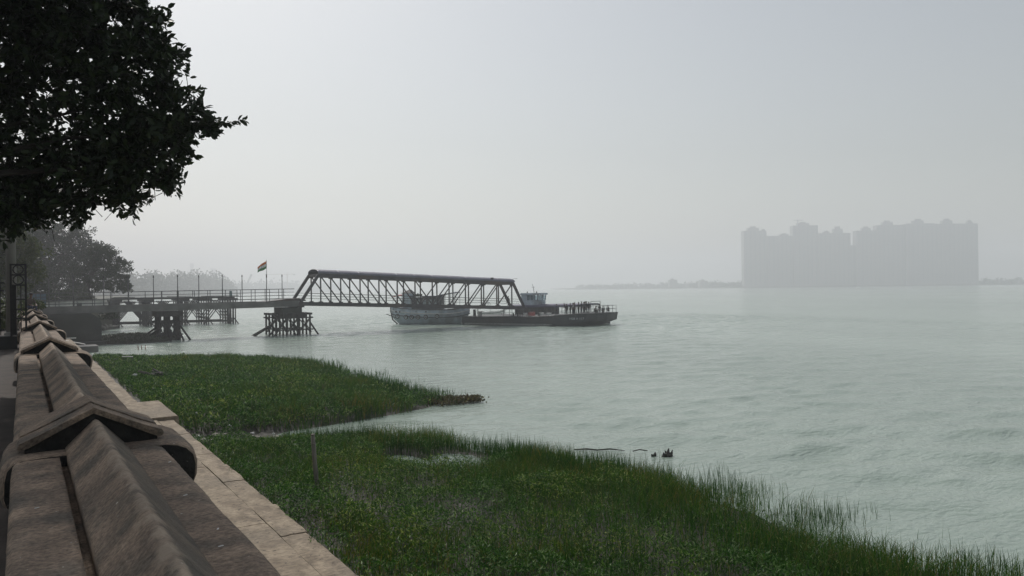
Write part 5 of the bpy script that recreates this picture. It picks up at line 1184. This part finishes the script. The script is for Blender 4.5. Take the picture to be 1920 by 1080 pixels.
tower(1340, 1356, 524, [(1344, 1350, 521)], 'small faint house close to the domed tower', dep=120, name='riverside_house')
def roof_crane():
    c = A0 + tdir * (1502 - 1397) + back * 14
    r = empty('roof_crane', (c.x, c.y, 2.5 + (537 - 423) * 1.159), tang, label='tiny crane on the roof of the tallest upstream tower', cat='crane')
    box('mast', (-.7, .7, -.7, .7, 0, 12), RAILM, r); box('jib', (-9, 12, -.5, .5, 11.6, 12.8), RAILM, r)
roof_crane()
def crane(px_loc, h, jib, label, rz):
    r = empty('tower_crane', px_loc, rz, label=label, cat='crane'); YEL = mat('crane_paint', (.30, .22, .10), (.24, .18, .09), scale=.3)
    for sx in (-1, 1):
        for sy in (-1, 1): box('mast_leg', (sx * 1.0 - .3, sx * 1.0 + .3, sy * 1.0 - .3, sy * 1.0 + .3, 0, h), YEL, r)
    for k in range(int(h / 3)):
        bar('mast_brace', (-1, -1, k * 3), (1, -1, k * 3 + 3), .25, .25, YEL, r); bar('mast_brace', (1, 1, k * 3), (-1, 1, k * 3 + 3), .25, .25, YEL, r)
    bar('jib', (-jib * .35, 0, h + .5), (jib, 0, h + .5), 1.2, 1.3, YEL, r); bar('tower_head', (0, 0, h), (0, 0, h + 6), .7, .7, YEL, r)
    bar('tie', (0, 0, h + 6), (jib * .7, 0, h + 1), .2, .2, YEL, r); bar('tie', (0, 0, h + 6), (-jib * .3, 0, h + 1), .2, .2, YEL, r)
    box('counterweight', (-jib * .36, -jib * .27, -1, 1, h - 2.5, h + .2), CONC, r); box('cab', (.8, 2.6, -1, 1, h - 2.4, h - .3), CONC, r)
crane((634, 2125, 3), 50, 62, 'faint tower crane with a long level jib beyond the far trees', R(150))
def luffing():
    r = empty('luffing_crane', (497, 2027, 3), label='faint leaning crane boom beyond the far trees', cat='crane'); bar('boom', (-8, 7, 0), (11, -7, 48), 4.0, 4.0, RAILM, r); box('base', (-7, 1, -3, 5, 0, 5), RAILM, r); bar('back_stay', (-6, 3, 5), (11, -7, 48), .8, .8, RAILM, r)
luffing()
for x, y, h, w, lb in ((630, 3094, 95, 7.0, 'faint square chimney stack beyond the end of the riverside wood'), (539, 3024, 112, 5.0, 'slimmer faint chimney stack behind the riverside wood')):
    r = empty('chimney_stack', (x, y, 3), label=lb, cat='chimney'); MB().sweep([[(-w * k, -w * k, z), (w * k, -w * k, z), (w * k, w * k, z), (-w * k, w * k, z)] for k, z in ((1.2, 0), (1, h * .9))], closed=True).build('shaft', CONC, r); box('cap', (-w * 1.15, w * 1.15, -w * 1.15, w * 1.15, h * .9, h), CONC, r)

# ------------------------------------------------------------------ haze over the river
def haze():
    m = bpy.data.materials.new('river_haze'); m.use_nodes = True; nt = m.node_tree; nt.nodes.clear()
    pv = nn(nt, 'ShaderNodeVolumePrincipled'); pv.inputs['Color'].default_value = (.94, .95, .985, 1)
    pv.inputs['Density'].default_value = HAZE_DENSITY; pv.inputs['Anisotropy'].default_value = .33
    o = nn(nt, 'ShaderNodeOutputMaterial'); nt.links.new(pv.outputs[0], o.inputs['Volume'])
    b = MB().box(-4000, 4000, -4000, 4000, -3, 172).build('haze', m, kind='stuff', label='pale river haze')
haze()
